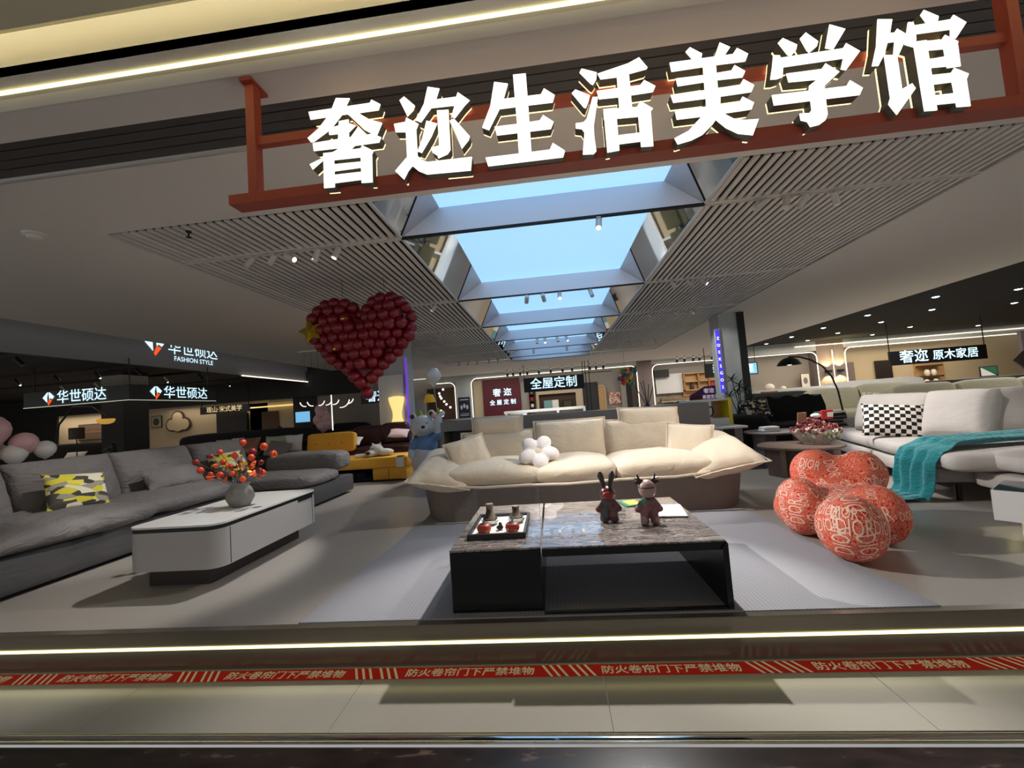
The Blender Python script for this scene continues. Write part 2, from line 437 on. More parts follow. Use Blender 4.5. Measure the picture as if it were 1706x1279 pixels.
def wrinkle(name, scale=5.0, strength=0.45, dist=0.035):
    # soft creases on top of the weave
    m = MATS[name]; nt, b = nodes(m)
    t = tex(nt, 'Noise', scale=(1.0, 0.7, 1.6), rot=(0.3, 0.5, 0.7)); t.inputs['Scale'].default_value = scale; t.inputs['Detail'].default_value = 2.5; t.inputs['Distortion'].default_value = 2.0
    bp = nt.nodes.new('ShaderNodeBump'); bp.inputs['Strength'].default_value = strength; bp.inputs['Distance'].default_value = dist
    old = [n for n in nt.nodes if n.type == 'BUMP' and n is not bp]
    nt.links.new(t.outputs['Fac'], bp.inputs['Height'])
    if old: nt.links.new(bp.outputs['Normal'], old[0].inputs['Normal'])
    else: nt.links.new(bp.outputs['Normal'], b.inputs['Normal'])
for n_, s_, st_ in (('cream', 4.5, 0.3), ('charcoal', 5.5, 0.7), ('charcoal_base', 3, 0.25), ('grey_fabric', 5, 0.18), ('brown_leather', 6, 0.5), ('cream_shaded', 3, 0.2), ('teal', 14, 0.5), ('yellow_fabric', 5, 0.25), ('olive_beige', 5, 0.3)): wrinkle(n_, s_, st_)

# ================================================================== THE SETTING
struct('floor', MB().box(-22, 22, 2.12, 19.2, -0.06, 0), 'stage_floor')
b = MB()
for k in range(-5, 6): b.box(0.14 + 1.14 * k + 0.0015, 0.14 + 1.14 * (k + 1) - 0.0015, 1.67, 2.099, -0.25, -0.2)
struct('floor_walkway', b, 'walk_floor')
struct('floor_corridor', MB().box(-9, 9, -4, 1.60, -0.25, -0.202), 'dark_floor')
b = MB().box(-9, 9, 2.10, 2.12, -0.25, -0.005).box(-9, 9, 2.085, 2.13, -0.006, 0.004)
struct('trim_riser', b, 'riser')
b = MB().prism([(1.60, -0.202), (1.605, -0.194), (1.613, -0.192), (1.62, -0.197), (1.65, -0.197), (1.657, -0.192), (1.665, -0.194), (1.67, -0.2), (1.67, -0.25), (1.60, -0.25)], 'x', -9, 9)
struct('trim_threshold', b, 'chrome', True)
# ceilings
b = MB()
for x0, x1, y0, y1 in ((-7.0, -3.48, 2.23, 18.5), (3.66, 7.3, 2.23, 18.5), (-3.48, 3.66, 2.23, 2.99), (-3.48, 3.66, 14.5, 18.5), (-9, 9, 1.76, 1.94)):
    b.box(x0, x1, y0, y1, 2.70, 2.76)
b.box(-22, -7.0, 2.23, 4.0, 2.70, 2.76)
b.box(7.3, 22, 2.23, 3.0, 2.70, 2.76)
b.prism([(1.57, 2.715), (1.70, 2.715), (1.745, 2.697), (1.76, 2.70), (1.76, 2.74), (1.57, 2.74)], 'x', -9, 9)
b.box(-9, 9, 1.57, 1.59, 2.715, 2.9)
struct('ceiling', b, 'ceiling_white')
b = MB().box(-9, 9, 1.2, 2.2, 2.95, 2.98).box(-9, 9, 1.2, 1.4, 2.715, 2.735).box(-9, 9, 1.2, 1.22, 2.735, 2.95)
struct('ceiling_cove', b, 'cream_ceiling')
struct('ceiling_corridor', MB().box(-9, 9, -3, 1.2, 2.72, 2.75), 'fascia_grey')
area('cove_light', (0, 1.30, 2.76), 16, 27, (1.0, 0.93, 0.68), rot=(PI, 0, 0), sy=0.05)
b = MB()
for k in range(4): b.box(-9, 9, 1.945 + 0.0715 * k, 1.945 + 0.0715 * k + 0.064, 2.715, 2.735)
b.box(-9, 9, 1.94, 2.235, 2.74, 2.76)
struct('trim_shutter_slot', b, 'shutter')
struct('trim_shutter_edge', MB().box(-9, 9, 2.228, 2.24, 2.694, 2.70).box(-9, 9, 2.252, 2.256, 2.697, 2.70), 'spot_white')
# slatted ceiling wings and their dark backing
TR = [3.68, 6.03, 8.15, 10.02, 11.8, 13.45]
b = MB(); d = MB(); e = MB()
for x0, x1 in ((-3.48, -1.26), (1.47, 3.66)):
    d.box(x0, x1, 2.99, 14.5, 2.79, 2.80)
    n = int((x1 - x0) / 0.075)
    ys = [2.99] + TR + [14.5]
    for k in range(n):
        x = x0 + 0.03 + k * (x1 - x0 - 0.05) / n
        for a, c in zip(ys, ys[1:]):
            b.box(x, x + 0.041, a + 0.025, c - 0.025, 2.70, 2.716)
    for y in TR:
        e.box(x0, x1, y - 0.03, y + 0.03, 2.70, 2.73); e.box(x0, x1, y - 0.034, y - 0.024, 2.69, 2.70); e.box(x0, x1, y + 0.024, y + 0.034, 2.69, 2.70)
    for xx in (x0, x1): e.box(xx - 0.012, xx + 0.012, 2.99, 14.5, 2.69, 2.78)
struct('ceiling_slats', b, 'slat_grey'); struct('ceiling_void', d, 'void_dark'); struct('trim_track_channels', e, 'track_grey')
# skylight: mirrored sloping sides, beams, luminous panel
struct('window_skylight', MB().box(-0.9, 1.16, 2.9, 14.6, 2.94, 2.96), 'sky_panel')
b = MB().prism([(-1.26, 2.70), (-0.88, 2.94), (-0.88, 2.97), (-1.30, 2.72)], 'y', 2.99, 14.5).prism([(1.47, 2.70), (1.14, 2.94), (1.14, 2.97), (1.51, 2.72)], 'y', 2.99, 14.5)
struct('trim_mirror_sides', b, 'mirror')
b = MB(); d = MB()
for y in TR + [14.47]:
    b.prism([(-1.25, 2.704), (1.46, 2.704), (1.14, 2.94), (-0.88, 2.94)], 'y', y - 0.015, y + 0.015)
    d.box(-1.26, 1.47, y - 0.02, y + 0.02, 2.688, 2.704)
b.prism([(-1.25, 2.704), (1.46, 2.704), (1.14, 2.94), (-0.88, 2.94)], 'y', 2.97, 2.99)
struct('trim_skylight_beams', b, 'beam'); struct('trim_beam_edges', d, 'black_metal')
# shops to the left: dropped fascia, dark ceiling, back wall
struct('ceiling_left_gap', MB().box(-7.95, -6.9, 2.2, 18.5, 3.1, 3.14), 'fascia_grey')
struct('wall_left_fascia', MB().box(-7.98, -7.9, 3.0, 14, 2.42, 3.1), 'fascia_grey')
struct('ceiling_left_shop', MB().box(-22, -7.98, 3.0, 13.2, 2.52, 2.56).box(-7.98, -4.9, 13.0, 13.2, 2.42, 3.1), 'fascia_dark')
struct('wall_left_bulkhead', MB().box(-22, -4.7, 12.9, 13.1, 1.92, 2.75), 'fascia_dark')
b = MB().box(-19.8, -14.4, 14.2, 14.3, 0, 2.1).box(-14.3, -9.7, 13.5, 13.6, 0, 1.95)
struct('wall_left_back', b, 'wall_beige')
struct('wall_left_niche', MB().box(-10.5, -8.4, 13.8, 13.9, 0, 1.95), 'wall_warm')
b = MB().box(-22.1, -5.9, 14.6, 14.7, 0, 2.75).box(-22, -17.15, 13.0, 13.06, 0, 2.1).box(-14.4, -14.3, 13.1, 14.6, 0, 2.0).box(-8.45, -7.6, 13.0, 13.1, 0, 1.95).box(-11.4, -10.3, 13.25, 13.3, 0.9, 1.75)
struct('wall_left_dark', b, 'fascia_dark')
struct('wall_left_grey', MB().box(-7.6, -5.7, 13.0, 13.1, 0, 1.95), 'wall_greige')
struct('wall_left_white', MB().box(-5.7, -4.4, 12.6, 12.7, 0, 2.7), 'wall_greige')
struct('wall_left_end', MB().box(-22.1, -22, 2, 13.2, 0, 2.8), 'fascia_dark')
# pillars
struct('wall_pillar_shop', MB().box(-10.1, -9.55, 8.5, 9.1, 0, 2.52), 'fascia_dark')
struct('wall_pillar_left', MB().box(-3.46, -3.0, 8.5, 9.0, 0, 2.70), 'pillar_grey')
struct('wall_pillar_right', MB().box(3.62, 4.02, 9.0, 9.5, 0, 2.70).box(4.02, 4.10, 8.98, 9.5, 0, 2.7), 'pillar_grey')
struct('trim_pillar_edge', MB().box(3.98, 4.12, 8.96, 8.985, 0, 2.7), 'black_metal')
# back wall with its rounded openings
b = MB().box(-5.4, -4.22, 18.5, 18.7, 2.45, 2.70).box(-3.52, 3.84, 18.5, 18.7, 2.52, 2.70).box(4.47, 11.25, 18.5, 18.7, 2.52, 2.92).box(12.33, 22, 18.5, 18.7, 2.57, 2.92)
b.box(-4.22, -3.52, 18.5, 19.2, 0, 2.7)
struct('wall_back', b, 'pillar_grey')
struct('wall_back_pier', MB().box(3.84, 4.47, 18.5, 19.2, 0, 2.7), 'wall_taupe')
struct('wall_back_sconce_pier', MB().box(11.25, 12.33, 18.5, 19.2, 0, 2.92), 'wall_taupe')
struct('wall_back_recess', MB().box(-7.5, -4.2, 19.1, 19.2, 0, 2.7).box(-3.52, 3.84, 19.1, 19.2, 0, 2.7), 'wall_greige')
struct('wall_back_recess_right', MB().box(4.47, 11.3, 19.1, 19.2, 0, 2.7), 'wall_greige')
struct('wall_back_recess_warm', MB().box(12.3, 22.5, 19.1, 19.2, 0, 2.7), 'wall_warm')
struct('ceiling_right', MB().box(7.3, 22.5, 3.0, 18.6, 2.92, 2.96).box(7.28, 7.3, 2.2, 18.5, 2.70, 2.95), 'void_dark')
struct('wall_right', MB().box(22.4, 22.5, 2.2, 19.2, 0, 2.95), 'wall_warm')

# ================================================================== LIGHT LINES
def led_line(label, x0, x1, y0, y1, z0, z1, m):
    o = MB().box(x0, x1, y0, y1, z0, z1).build('light_strip', m, smooth=False)
    return tag(o, label, 'light strip')
led_line('yellow light line glowing along the front ceiling above the big sign', -9, 9, 1.655, 1.668, 2.706, 2.716, 'led_yellow')
led_line('yellow light line glowing along the step below the showroom floor', -9, 9, 2.092, 2.0995, -0.095, -0.083, 'led_yellow')
def led_frame(label, pts, r=0.018, m='led_white'):
    o = MB().tube(pts, r, 6).build('light_arch', m); return tag(o, label, 'light strip')
def arch(x0, x1, y, z, rc=0.25, zb=0.0, left=True, right=True):
    p = []
    if left:
        p += [(x0, y, zb)] + [(x0 + rc - rc * math.cos(a), y, z - rc + rc * math.sin(a)) for a in [PI / 2 * k / 5 for k in range(6)]]
    else: p += [(x0, y, z)]
    if right: p += [(x1 - rc + rc * math.cos(a), y, z - rc + rc * math.sin(a)) for a in [PI / 2 - PI / 2 * k / 5 for k in range(6)]] + [(x1, y, zb)]
    else: p += [(x1, y, z)]
    return p
led_frame('white light line framing the opening with the maroon wall at the back', arch(-3.50, 3.82, 18.47, 2.50))
led_frame('white light line framing the back opening with string lights beside the dark poster', arch(-5.1, -4.26, 18.47, 2.40, left=False))
led_frame('white light line framing the wide back opening behind the purple-lit pillar', arch(4.48, 11.22, 18.47, 2.47))
led_frame('white light line framing the back opening with the wooden furniture sign', arch(12.34, 21, 18.47, 2.55, right=False))
led_frame('second straight light line above the wooden furniture opening', [(10.4, 18.45, 2.74), (21, 18.45, 2.76)], 0.02)
led_frame('upright light line on the sconce wall at the back right', [(11.85, 18.47, 0), (11.85, 18.47, 2.5)], 0.014)

# ================================================================== HANGING SIGN
LETTERS = [
 ('奢', [[(-996,2466),(-705,2467),(-696,2481),(-656,2454),(-666,2428),(-761,2428),(-812,2430),(-988,2429)],[(-862,2513),(-797,2502),(-816,2469),(-840,2428),(-883,2382),(-908,2362),(-976,2323),(-991,2321),(-1006,2343),(-951,2382),(-909,2428),(-883,2468)],[(-812,2430),(-761,2428),(-711,2390),(-653,2366),(-682,2309),(-737,2346),(-801,2420)],[(-854,2402),(-808,2404),(-813,2257),(-867,2265)],[(-903,2375),(-855,2382),(-857,2343),(-903,2345)],[(-811,2388),(-776,2371),(-813,2341)],[(-764,2364),(-733,2326),(-756,2301),(-809,2259),(-878,2250),(-937,2230),(-989,2193),(-1002,2219),(-934,2242),(-864,2272),(-802,2319)],[(-983,2316),(-858,2319),(-699,2321),(-661,2300),(-672,2278),(-789,2278),(-868,2277),(-979,2279)],[(-935,2262),(-885,2261),(-889,2098),(-939,2100)],[(-760,2258),(-751,2275),(-700,2242),(-708,2228),(-712,2099),(-763,2102)],[(-889,2260),(-758,2262),(-760,2221),(-889,2224)],[(-888,2204),(-760,2200),(-762,2173),(-888,2172)],[(-888,2155),(-762,2153),(-762,2117),(-889,2117)]]),
 ('迩', [[(-545,2474),(-498,2424),(-507,2403),(-535,2380),(-567,2459)],[(-541,2375),(-487,2338),(-499,2314),(-500,2193),(-484,2174),(-458,2159),(-258,2156),(-267,2096),(-462,2103),(-499,2123),(-526,2150),(-546,2129),(-568,2093),(-606,2137),(-548,2194),(-547,2309),(-593,2315),(-599,2353),(-546,2356)],[(-435,2503),(-382,2487),(-400,2441),(-423,2405),(-475,2344),(-498,2357),(-457,2426)],[(-400,2439),(-310,2438),(-301,2458),(-251,2413),(-275,2392),(-321,2342),(-337,2350),(-319,2400),(-425,2403),(-422,2424)],[(-400,2388),(-348,2384),(-351,2201),(-365,2183),(-408,2169),(-411,2183),(-433,2200),(-437,2222),(-400,2226)],[(-450,2348),(-403,2328),(-432,2273),(-480,2204),(-499,2214),(-474,2268)],[(-326,2340),(-261,2250),(-267,2234),(-300,2199),(-319,2258),(-346,2332)]]),
 ('生', [[(-137,2481),(-77,2464),(-100,2400),(-120,2358),(-175,2266),(-204,2282),(-162,2372)],[(-100,2398),(62,2395),(77,2420),(121,2383),(110,2352),(4,2354),(-122,2355),(-120,2389)],[(-52,2501),(4,2499),(4,2352),(2,2143),(-53,2143),(-51,2310),(-52,2399)],[(-150,2278),(-46,2277),(48,2279),(64,2301),(107,2265),(93,2235),(2,2236),(-142,2238)],[(-199,2145),(-52,2144),(81,2144),(96,2172),(145,2130),(135,2103),(-190,2105)]]),
 ('活', [[(244,2484),(307,2457),(302,2427),(286,2405),(276,2412),(234,2468)],[(210,2395),(270,2360),(262,2335),(248,2306),(239,2311),(194,2381)],[(280,2351),(303,2348),(274,2220),(273,2167),(276,2111),(264,2100),(218,2104),(233,2199),(224,2216),(198,2223),(199,2245),(232,2245),(247,2257)],[(310,2451),(439,2477),(488,2497),(519,2447),(513,2441),(440,2431),(388,2424),(320,2425)],[(389,2441),(440,2435),(440,2271),(387,2271)],[(300,2375),(387,2375),(482,2374),(500,2394),(544,2361),(532,2337),(387,2335),(306,2338)],[(321,2290),(373,2289),(372,2102),(321,2099)],[(321,2290),(460,2280),(476,2304),(525,2265),(513,2250),(463,2238),(319,2244)],[(462,2268),(515,2253),(512,2102),(462,2105)],[(366,2168),(464,2167),(463,2129),(366,2129)]]),
 ('美', [[(699,2509),(746,2473),(739,2449),(704,2455),(680,2492)],[(820,2511),(860,2484),(837,2455),(793,2449)],[(611,2454),(738,2453),(867,2452),(886,2476),(928,2444),(914,2414),(795,2416),(615,2414)],[(630,2381),(735,2379),(854,2382),(869,2404),(909,2371),(896,2347),(796,2350),(634,2347)],[(602,2312),(740,2313),(883,2316),(898,2338),(938,2306),(924,2279),(744,2277),(610,2278)],[(613,2241),(725,2241),(872,2242),(887,2264),(930,2232),(917,2205),(808,2203),(714,2202),(617,2203)],[(744,2432),(796,2426),(793,2276),(740,2280)],[(742,2276),(800,2275),(794,2215),(738,2223)],[(739,2231),(795,2223),(785,2196),(759,2163),(714,2124),(667,2106),(611,2096),(600,2124),(659,2148),(713,2198)],[(775,2205),(808,2201),(843,2175),(886,2163),(941,2160),(911,2095),(855,2109),(809,2140),(772,2181)]]),
 ('学', [[(1069,2490),(1122,2453),(1116,2432),(1092,2407),(1080,2417),(1049,2473)],[(1160,2500),(1204,2454),(1197,2435),(1165,2412),(1156,2424),(1136,2478)],[(1255,2519),(1313,2490),(1258,2412),(1228,2422)],[(1025,2422),(1050,2418),(1053,2407),(1295,2410),(1308,2430),(1357,2388),(1296,2317),(1277,2324),(1291,2368),(1058,2366),(1051,2324),(1027,2319),(1003,2321),(1016,2374)],[(1067,2336),(1204,2335),(1221,2357),(1270,2313),(1209,2264),(1205,2249),(1146,2253),(1150,2273),(1183,2294),(1073,2299)],[(1002,2253),(1148,2251),(1290,2250),(1305,2272),(1350,2233),(1335,2206),(1208,2208),(1006,2209)],[(1147,2257),(1206,2253),(1206,2193),(1206,2141),(1195,2119),(1171,2104),(1135,2099),(1126,2122),(1102,2132),(1100,2160),(1137,2157),(1148,2169)]]),
 ('馆', [[(1438,2511),(1492,2502),(1477,2446),(1447,2363),(1419,2317),(1395,2319),(1420,2399)],[(1477,2446),(1494,2445),(1505,2460),(1538,2430),(1523,2395),(1494,2342),(1480,2358),(1490,2408),(1462,2408)],[(1445,2357),(1492,2350),(1494,2207),(1533,2225),(1544,2202),(1463,2104),(1437,2152),(1447,2177)],[(1549,2480),(1568,2477),(1570,2463),(1704,2467),(1717,2484),(1760,2445),(1715,2386),(1695,2395),(1699,2426),(1571,2427),(1570,2403),(1559,2373),(1526,2390)],[(1612,2522),(1663,2487),(1657,2464),(1617,2463),(1598,2504)],[(1558,2395),(1607,2395),(1611,2102),(1565,2105)],[(1600,2392),(1662,2388),(1676,2406),(1721,2371),(1716,2356),(1664,2349),(1598,2353)],[(1665,2356),(1718,2356),(1717,2269),(1668,2269)],[(1597,2314),(1667,2317),(1672,2276),(1603,2279)],[(1603,2248),(1679,2246),(1693,2265),(1742,2233),(1732,2213),(1677,2209),(1612,2209)],[(1678,2213),(1731,2217),(1732,2102),(1683,2105)],[(1610,2163),(1682,2162),(1682,2123),(1612,2125)]]),
]

sg = thing('hanging_sign', 'long red hanging sign frame with seven glowing white characters over the shop front', 'sign', (0, 1.8, 2.13))
O_ = Vector((0, 1.8, 2.13))
def sgpart(name, mb, mats, lab=None):
    mb.v = [tuple(Vector(p) - O_) for p in mb.v]
    o = mb.build(name, mats, sg)
    if lab: o['label'] = lab
    return o
sgpart('bottom_rail', MB().box(-1.43, 2.10, 1.775, 1.86, 2.10, 2.145), 'sign_red')
sgpart('middle_rail', MB().box(-1.30, 2.02, 1.80, 1.835, 2.39, 2.43), 'sign_red')
for x in (-1.315, 1.985): sgpart('post', MB().box(x - 0.022, x + 0.022, 1.785, 1.835, 2.14, 2.697), 'sign_red')
for x in (-1.315, 1.985): sgpart('ceiling_bracket', MB().box(x - 0.03, x + 0.03, 1.76, 1.88, 2.685, 2.70), 'sign_red')
for ch, strokes in LETTERS:
    f = MB(); s = MB(); g = MB()
    for p in strokes:
        q = [(a / 1000, c / 1000) for a, c in p]
        ar = sum(q[i][0] * q[(i + 1) % len(q)][1] - q[(i + 1) % len(q)][0] * q[i][1] for i in range(len(q)))
        if ar < 0: q = q[::-1]
        f.prism(q, 'y', 1.738, 1.742, 0)
        s.prism(q, 'y', 1.7422, 1.785, 0)
        cx_ = sum(a for a, c in q) / len(q); cz_ = sum(c for a, c in q) / len(q)
        g.prism(q, 'y', 1.785, 1.793, 0)
    L_ = sgpart('letter', f, 'letter_face')
    for nm, mb_, mm in (('letter_side', s, 'letter_side'), ('letter_glow', g, 'letter_glow')):
        mb_.v = [tuple(Vector(p) - O_) for p in mb_.v]; mb_.build(nm, mm, L_, smooth=False)

# ================================================================== FLOOR TAPE
tp = thing('floor_tape', 'red floor tape with white warning characters along the walkway below the step', 'tape', (0, 2.04, -0.2))
MB().box(-4.5, 4.5, -0.042, 0.042, 0.0005, 0.0015).build('tape_strip', 'tape_red', tp)
tt = MB()
for k in range(-4, 5):
    xc = 0.45 + 0.94 * k
    tt.text('防火卷帘门下严禁堆物', T(xc, -0.003, 0.0018), 0.063, 0.0011)
    for j in range(6):
        x = xc + 0.36 + 0.036 * j + (0.02 if j > 2 else 0)
        tt.add([(x + 0.03, -0.042, 0.002), (x + 0.043, -0.042, 0.002), (x - 0.002, 0.042, 0.002), (x - 0.015, 0.042, 0.002)], [(0, 1, 2, 3)])
o = tt.build('tape_writing', 'tape_white', tp, smooth=False)

# ================================================================== TRACK SPOTLIGHTS
def spot(label, loc, aim, power=0, m='spot_white', L=0.11, r=0.028, lens='bulb_soft', drop=0.05, angle=50, color=WHITE, group=None, blend=0.5):
    t = thing('track_spotlight', label, 'spotlight', loc, 0, group)
    A = Vector(aim) - Vector(loc); A.normalize()
    MB().box(-0.02, 0.02, -0.018, 0.018, -0.012, 0).build('adapter', m, t)
    MB().cyl((0, 0, -0.012), (0, 0, -drop), 0.007, n=8).build('stem', m, t)
    p0 = Vector((0, 0, -drop)) - A * L * 0.35; p1 = p0 + A * L
    br = MB().cyl(p0, p1, r, n=18).build('barrel', m, t, angle=50)
    MB().cyl(p1 - A * 0.004, p1 + A * 0.002, r * 0.82, n=18).build('lens', lens, br)
    if power:
        l = bpy.data.lights.new('spot_beam', 'SPOT'); l.energy = power * 1.7; l.color = color; l.spot_size = R(angle); l.spot_blend = blend; l.shadow_soft_size = 0.03
        o = bpy.data.objects.new('spot_beam', l); COL.objects.link(o); o.parent = t
        o.location = p1 + A * 0.02; o.rotation_mode = 'QUATERNION'; o.rotation_quaternion = A.to_track_quat('-Z', 'Y')
    return t
ZT = 2.69
# left wing, first track: five white spotlights
for k, (x, aim, pw, lens) in enumerate(((-2.76, (-4.2, 2.6, 0.2), 0, 'spot_white'), (-2.53, (-4.3, 3.6, 0.3), 60, 'spot_white'), (-2.37, (1.75, 2.95, 0.2), 420, 'bulb'), (-2.09, (-2.6, 3.1, 0.4), 0, 'spot_white'), (-1.89, (-2.75, 3.0, 0.4), 110, 'bulb'))):
    spot(f'{ORD[k]} white spotlight from the left on the near track of the left slatted ceiling', (x, 3.68, ZT), aim, pw, lens=lens, angle=46)
for k, (x, aim, pw, lens) in enumerate(((1.93, (-2.2, 3.4, 0.1), 110, 'spot_white'), (2.14, (1.0, 2.6, 0), 0, 'spot_white'), (2.28, (0.9, 4.4, 0.5), 90, 'spot_white'), (2.53, (3.6, 4.6, 0.4), 60, 'bulb'))):
    spot(f'{ORD[k]} white spotlight from the left on the near track of the right slatted ceiling', (x, 3.68, ZT), aim, pw, lens=lens, angle=50)
spot('single lit white spotlight hanging under the nearest skylight beam', (0.55, 3.68, 2.69), (0.15, 2.4, 0.3), 240, lens='bulb', angle=60)
for k, (x, aim, pw, lens) in enumerate(((-0.23, (-0.7, 9.0, 0.9), 170, 'spot_white'), (0.01, (0.6, 9.0, 0.9), 170, 'spot_white'), (0.25, (0.2, 3.9, 0.4), 50, 'bulb'), (0.70, (1.1, 4.6, 0.5), 60, 'spot_white'))):
    spot(f'{ORD[k]} spotlight from the left under the second skylight beam', (x, 6.03, 2.69), aim, pw, lens=lens, angle=50, r=0.03, L=0.13)
for k, (x, aim, pw, lens) in enumerate(((1.86, (2.9, 5.0, 0.4), 50, 'spot_white'), (2.08, (3.9, 5.2, 0.4), 90, 'spot_white'), (2.27, (4.4, 4.6, 0.5), 110, 'bulb'))):
    spot(f'{ORD[k]} spotlight from the left on the second track of the right slatted ceiling', (x, 6.03, ZT), aim, pw, lens=lens, angle=55)
spot('lone white spotlight on the second track of the left slatted ceiling beside the heart', (-1.62, 6.03, ZT), (-3.6, 5.6, 0.4), 70, angle=55)
for k, (x, lens) in enumerate(((-0.21, 'spot_white'), (-0.02, 'bulb'), (0.28, 'spot_white'), (0.5, 'bulb'))):
    spot(f'{ORD[k]} of four small spotlights under the fourth skylight beam', (x, 10.02, 2.69), (x * 2, 9.2, 0.9), 40 if k in (1, 3) else 0, lens=lens, r=0.035, L=0.13)
for k, x in enumerate((-0.37, 0.57)):
    spot(f'{("left", "right")[k]} of two small spotlights under the fifth skylight beam', (x, 11.8, 2.69), (x, 12.6, 0), 0, lens='spot_white', r=0.035, L=0.13)
for k, x in enumerate((-2.9, -2.6, -2.3, -1.9, -1.6)):
    spot(f'{ORD[k]} small spotlight from the left at the far end of the left slatted ceiling', (x, 13.45, ZT), (x - 1, 15, 0), 45 if k == 2 else 0, lens='bulb' if k in (2, 4) else 'spot_white', r=0.035, L=0.13)
for k, x in enumerate((2.0, 2.3, 2.6, 3.0)):
    spot(f'{ORD[k]} small spotlight from the left at the far end of the right slatted ceiling', (x, 11.8, ZT), (x + 1, 13, 0), 40 if k == 1 else 0, lens='spot_white', r=0.035, L=0.13)
for k, (x, y) in enumerate(((-2.1, 8.15), (-1.8, 8.15), (2.0, 8.15), (2.5, 8.15), (2.8, 8.15))):
    spot(f'{("left one of two spotlights on the third track of the left slatted ceiling", "right one of two spotlights on the third track of the left slatted ceiling", "first spotlight from the left on the third track of the right slatted ceiling", "second spotlight from the left on the third track of the right slatted ceiling", "third spotlight from the left on the third track of the right slatted ceiling")[k]}', (x, y, ZT), ((-3.3, 7.0, 0.3) if x < -2 else (-2.0, 6.5, 0.8) if x < 0 else (4.0, 9.2, 1.4) if k == 2 else (6.5, 8.6, 0.6)), 60, lens='spot_white')
# recessed downlights in the dark ceiling on the right
dl = [(8.95, 17.8), (9.0, 16.1), (9.0, 14.3), (9.0, 12.4), (9.1, 10.45), (10.55, 17.8), (10.6, 16.1), (10.6, 14.1), (10.66, 12.4), (10.8, 10.4), (13.05, 16.1), (12.8, 12.47), (12.93, 17.7), (16.6, 17.5), (12.9, 10.4)]
for k, (x, y) in enumerate(dl):
    t = thing('downlight', 'small round cool white downlight in the black ceiling on the right', 'downlight', (x, y, 2.92), 0, 'downlights in the black ceiling')
    MB().lathe([(0.10, 0), (0.10, -0.012), (0.075, -0.014), (0.07, 0.0)]).build('ring', 'black_metal', t)
    MB().lathe([(0.068, -0.006), (0.06, -0.02), (0.03, -0.028), (0.0, -0.03)]).build('lens', 'downlight', t)
# ceiling fittings at the left
t = thing('smoke_detector', 'round white smoke detector on the plain ceiling at the far left', 'smoke detector', (-3.95, 2.86, 2.70))
MB().lathe([(0.075, 0), (0.075, -0.012), (0.06, -0.02), (0.0, -0.022)]).build('base', 'ceiling_white', t)
MB().lathe([(0.05, -0.02), (0.045, -0.04), (0.02, -0.05), (0, -0.05)]).build('sensor_cap', 'ceiling_white', t)
t = thing('sprinkler', 'small dark sprinkler head under the left slatted ceiling', 'sprinkler', (-2.86, 3.1, 2.70))
MB().lathe([(0.022, 0), (0.02, -0.012), (0.0, -0.012)], n=12).build('rosette', 'black_metal', t)
MB().cyl((0, 0, -0.01), (0, 0, -0.05), 0.006, n=8).lathe([(0.02, -0.05), (0.02, -0.054), (0, -0.054)], n=12).build('head', 'black_metal', t)

# ================================================================== RUG
b = MB().prism([(-1.41, 2.135), (1.70, 2.125), (1.62, 4.3), (-1.33, 4.3)], 'z', 0.0, 0.009)
tag(b.build('rug', 'rug', smooth=False), 'pale grey woven rug under the black coffee table', 'rug')

# ================================================================== BLACK COFFEE TABLE
t = thing('coffee_table', 'low black coffee table with grey marble tops and one solid block end', 'coffee table', (0.1, 2.65, 0.009))
def W(mb, t):
    l = Vector(t.location); c, s = math.cos(-t.rotation_euler.z), math.sin(-t.rotation_euler.z)
    out = []
    for p in mb.v:
        q = Vector(p) - l; out.append((q.x * c - q.y * s, q.x * s + q.y * c, q.z))
    mb.v = out; return mb
W(MB().rbox(-0.59, -0.112, 2.18, 3.13, 0.009, 0.318, 0.004, 1), t).build('block', 'table_black', t)
W(MB().rbox(-0.59, -0.112, 2.175, 3.135, 0.318, 0.33, 0.003, 1), t).build('marble_top', 'marble', t)
W(MB().rbox(-0.104, 0.80, 2.16, 3.12, 0.322, 0.332, 0.003, 1), t).build('marble_top', 'marble', t)
W(MB().box(-0.104, 0.795, 2.162, 3.118, 0.285, 0.322), t).build('table_frame', 'table_black', t, smooth=False)
W(MB().prism([(0.775, 0.009), (0.802, 0.009), (0.802, 0.322), (0.775, 0.30)], 'y', 2.145, 3.12), t).build('end_panel', 'table_black', t, smooth=False)
W(MB().box(-0.112, 0.78, 2.145, 2.165, 0.009, 0.02), t).build('floor_rail', 'table_black', t, smooth=False)
ZT2 = 0.332
# tea tray and what stands on it
t = thing('tea_tray', 'black rimmed tray with a white inside on the block end of the coffee table', 'tray', (-0.36, 2.56, 0.3305))
b = MB()
for x0, x1, y0, y1 in ((-0.165, 0.165, -0.225, -0.21), (-0.165, 0.165, 0.21, 0.225), (-0.165, -0.15, -0.21, 0.21), (0.15, 0.165, -0.21, 0.21)): b.box(x0, x1, y0, y1, 0, 0.03)
b.build('rim', 'black', t, smooth=False); MB().box(-0.15, 0.15, -0.21, 0.21, 0, 0.012).build('tray_floor', 'white', t, smooth=False)
for k, (x, y) in enumerate(((-0.44, 2.42), (-0.275, 2.42))):
    t = thing('tea_caddy', ('left', 'right')[k] + ' of the two round orange red persimmon jars on the tray', 'jar', (x, y, 0.3428))
    MB().lathe([(0.022, 0), (0.036, 0.008), (0.042, 0.026), (0.038, 0.044), (0.028, 0.052), (0.0, 0.054)]).build('jar_body', 'jar_orange', t)
    MB().lathe([(0.026, 0.053), (0.014, 0.058), (0.0, 0.058)]).build('lid', 'dark_brown', t)
    MB().cyl((0, 0, 0.057), (0.002, 0, 0.072), 0.003, n=6).build('lid_stem', 'dark_brown', t)
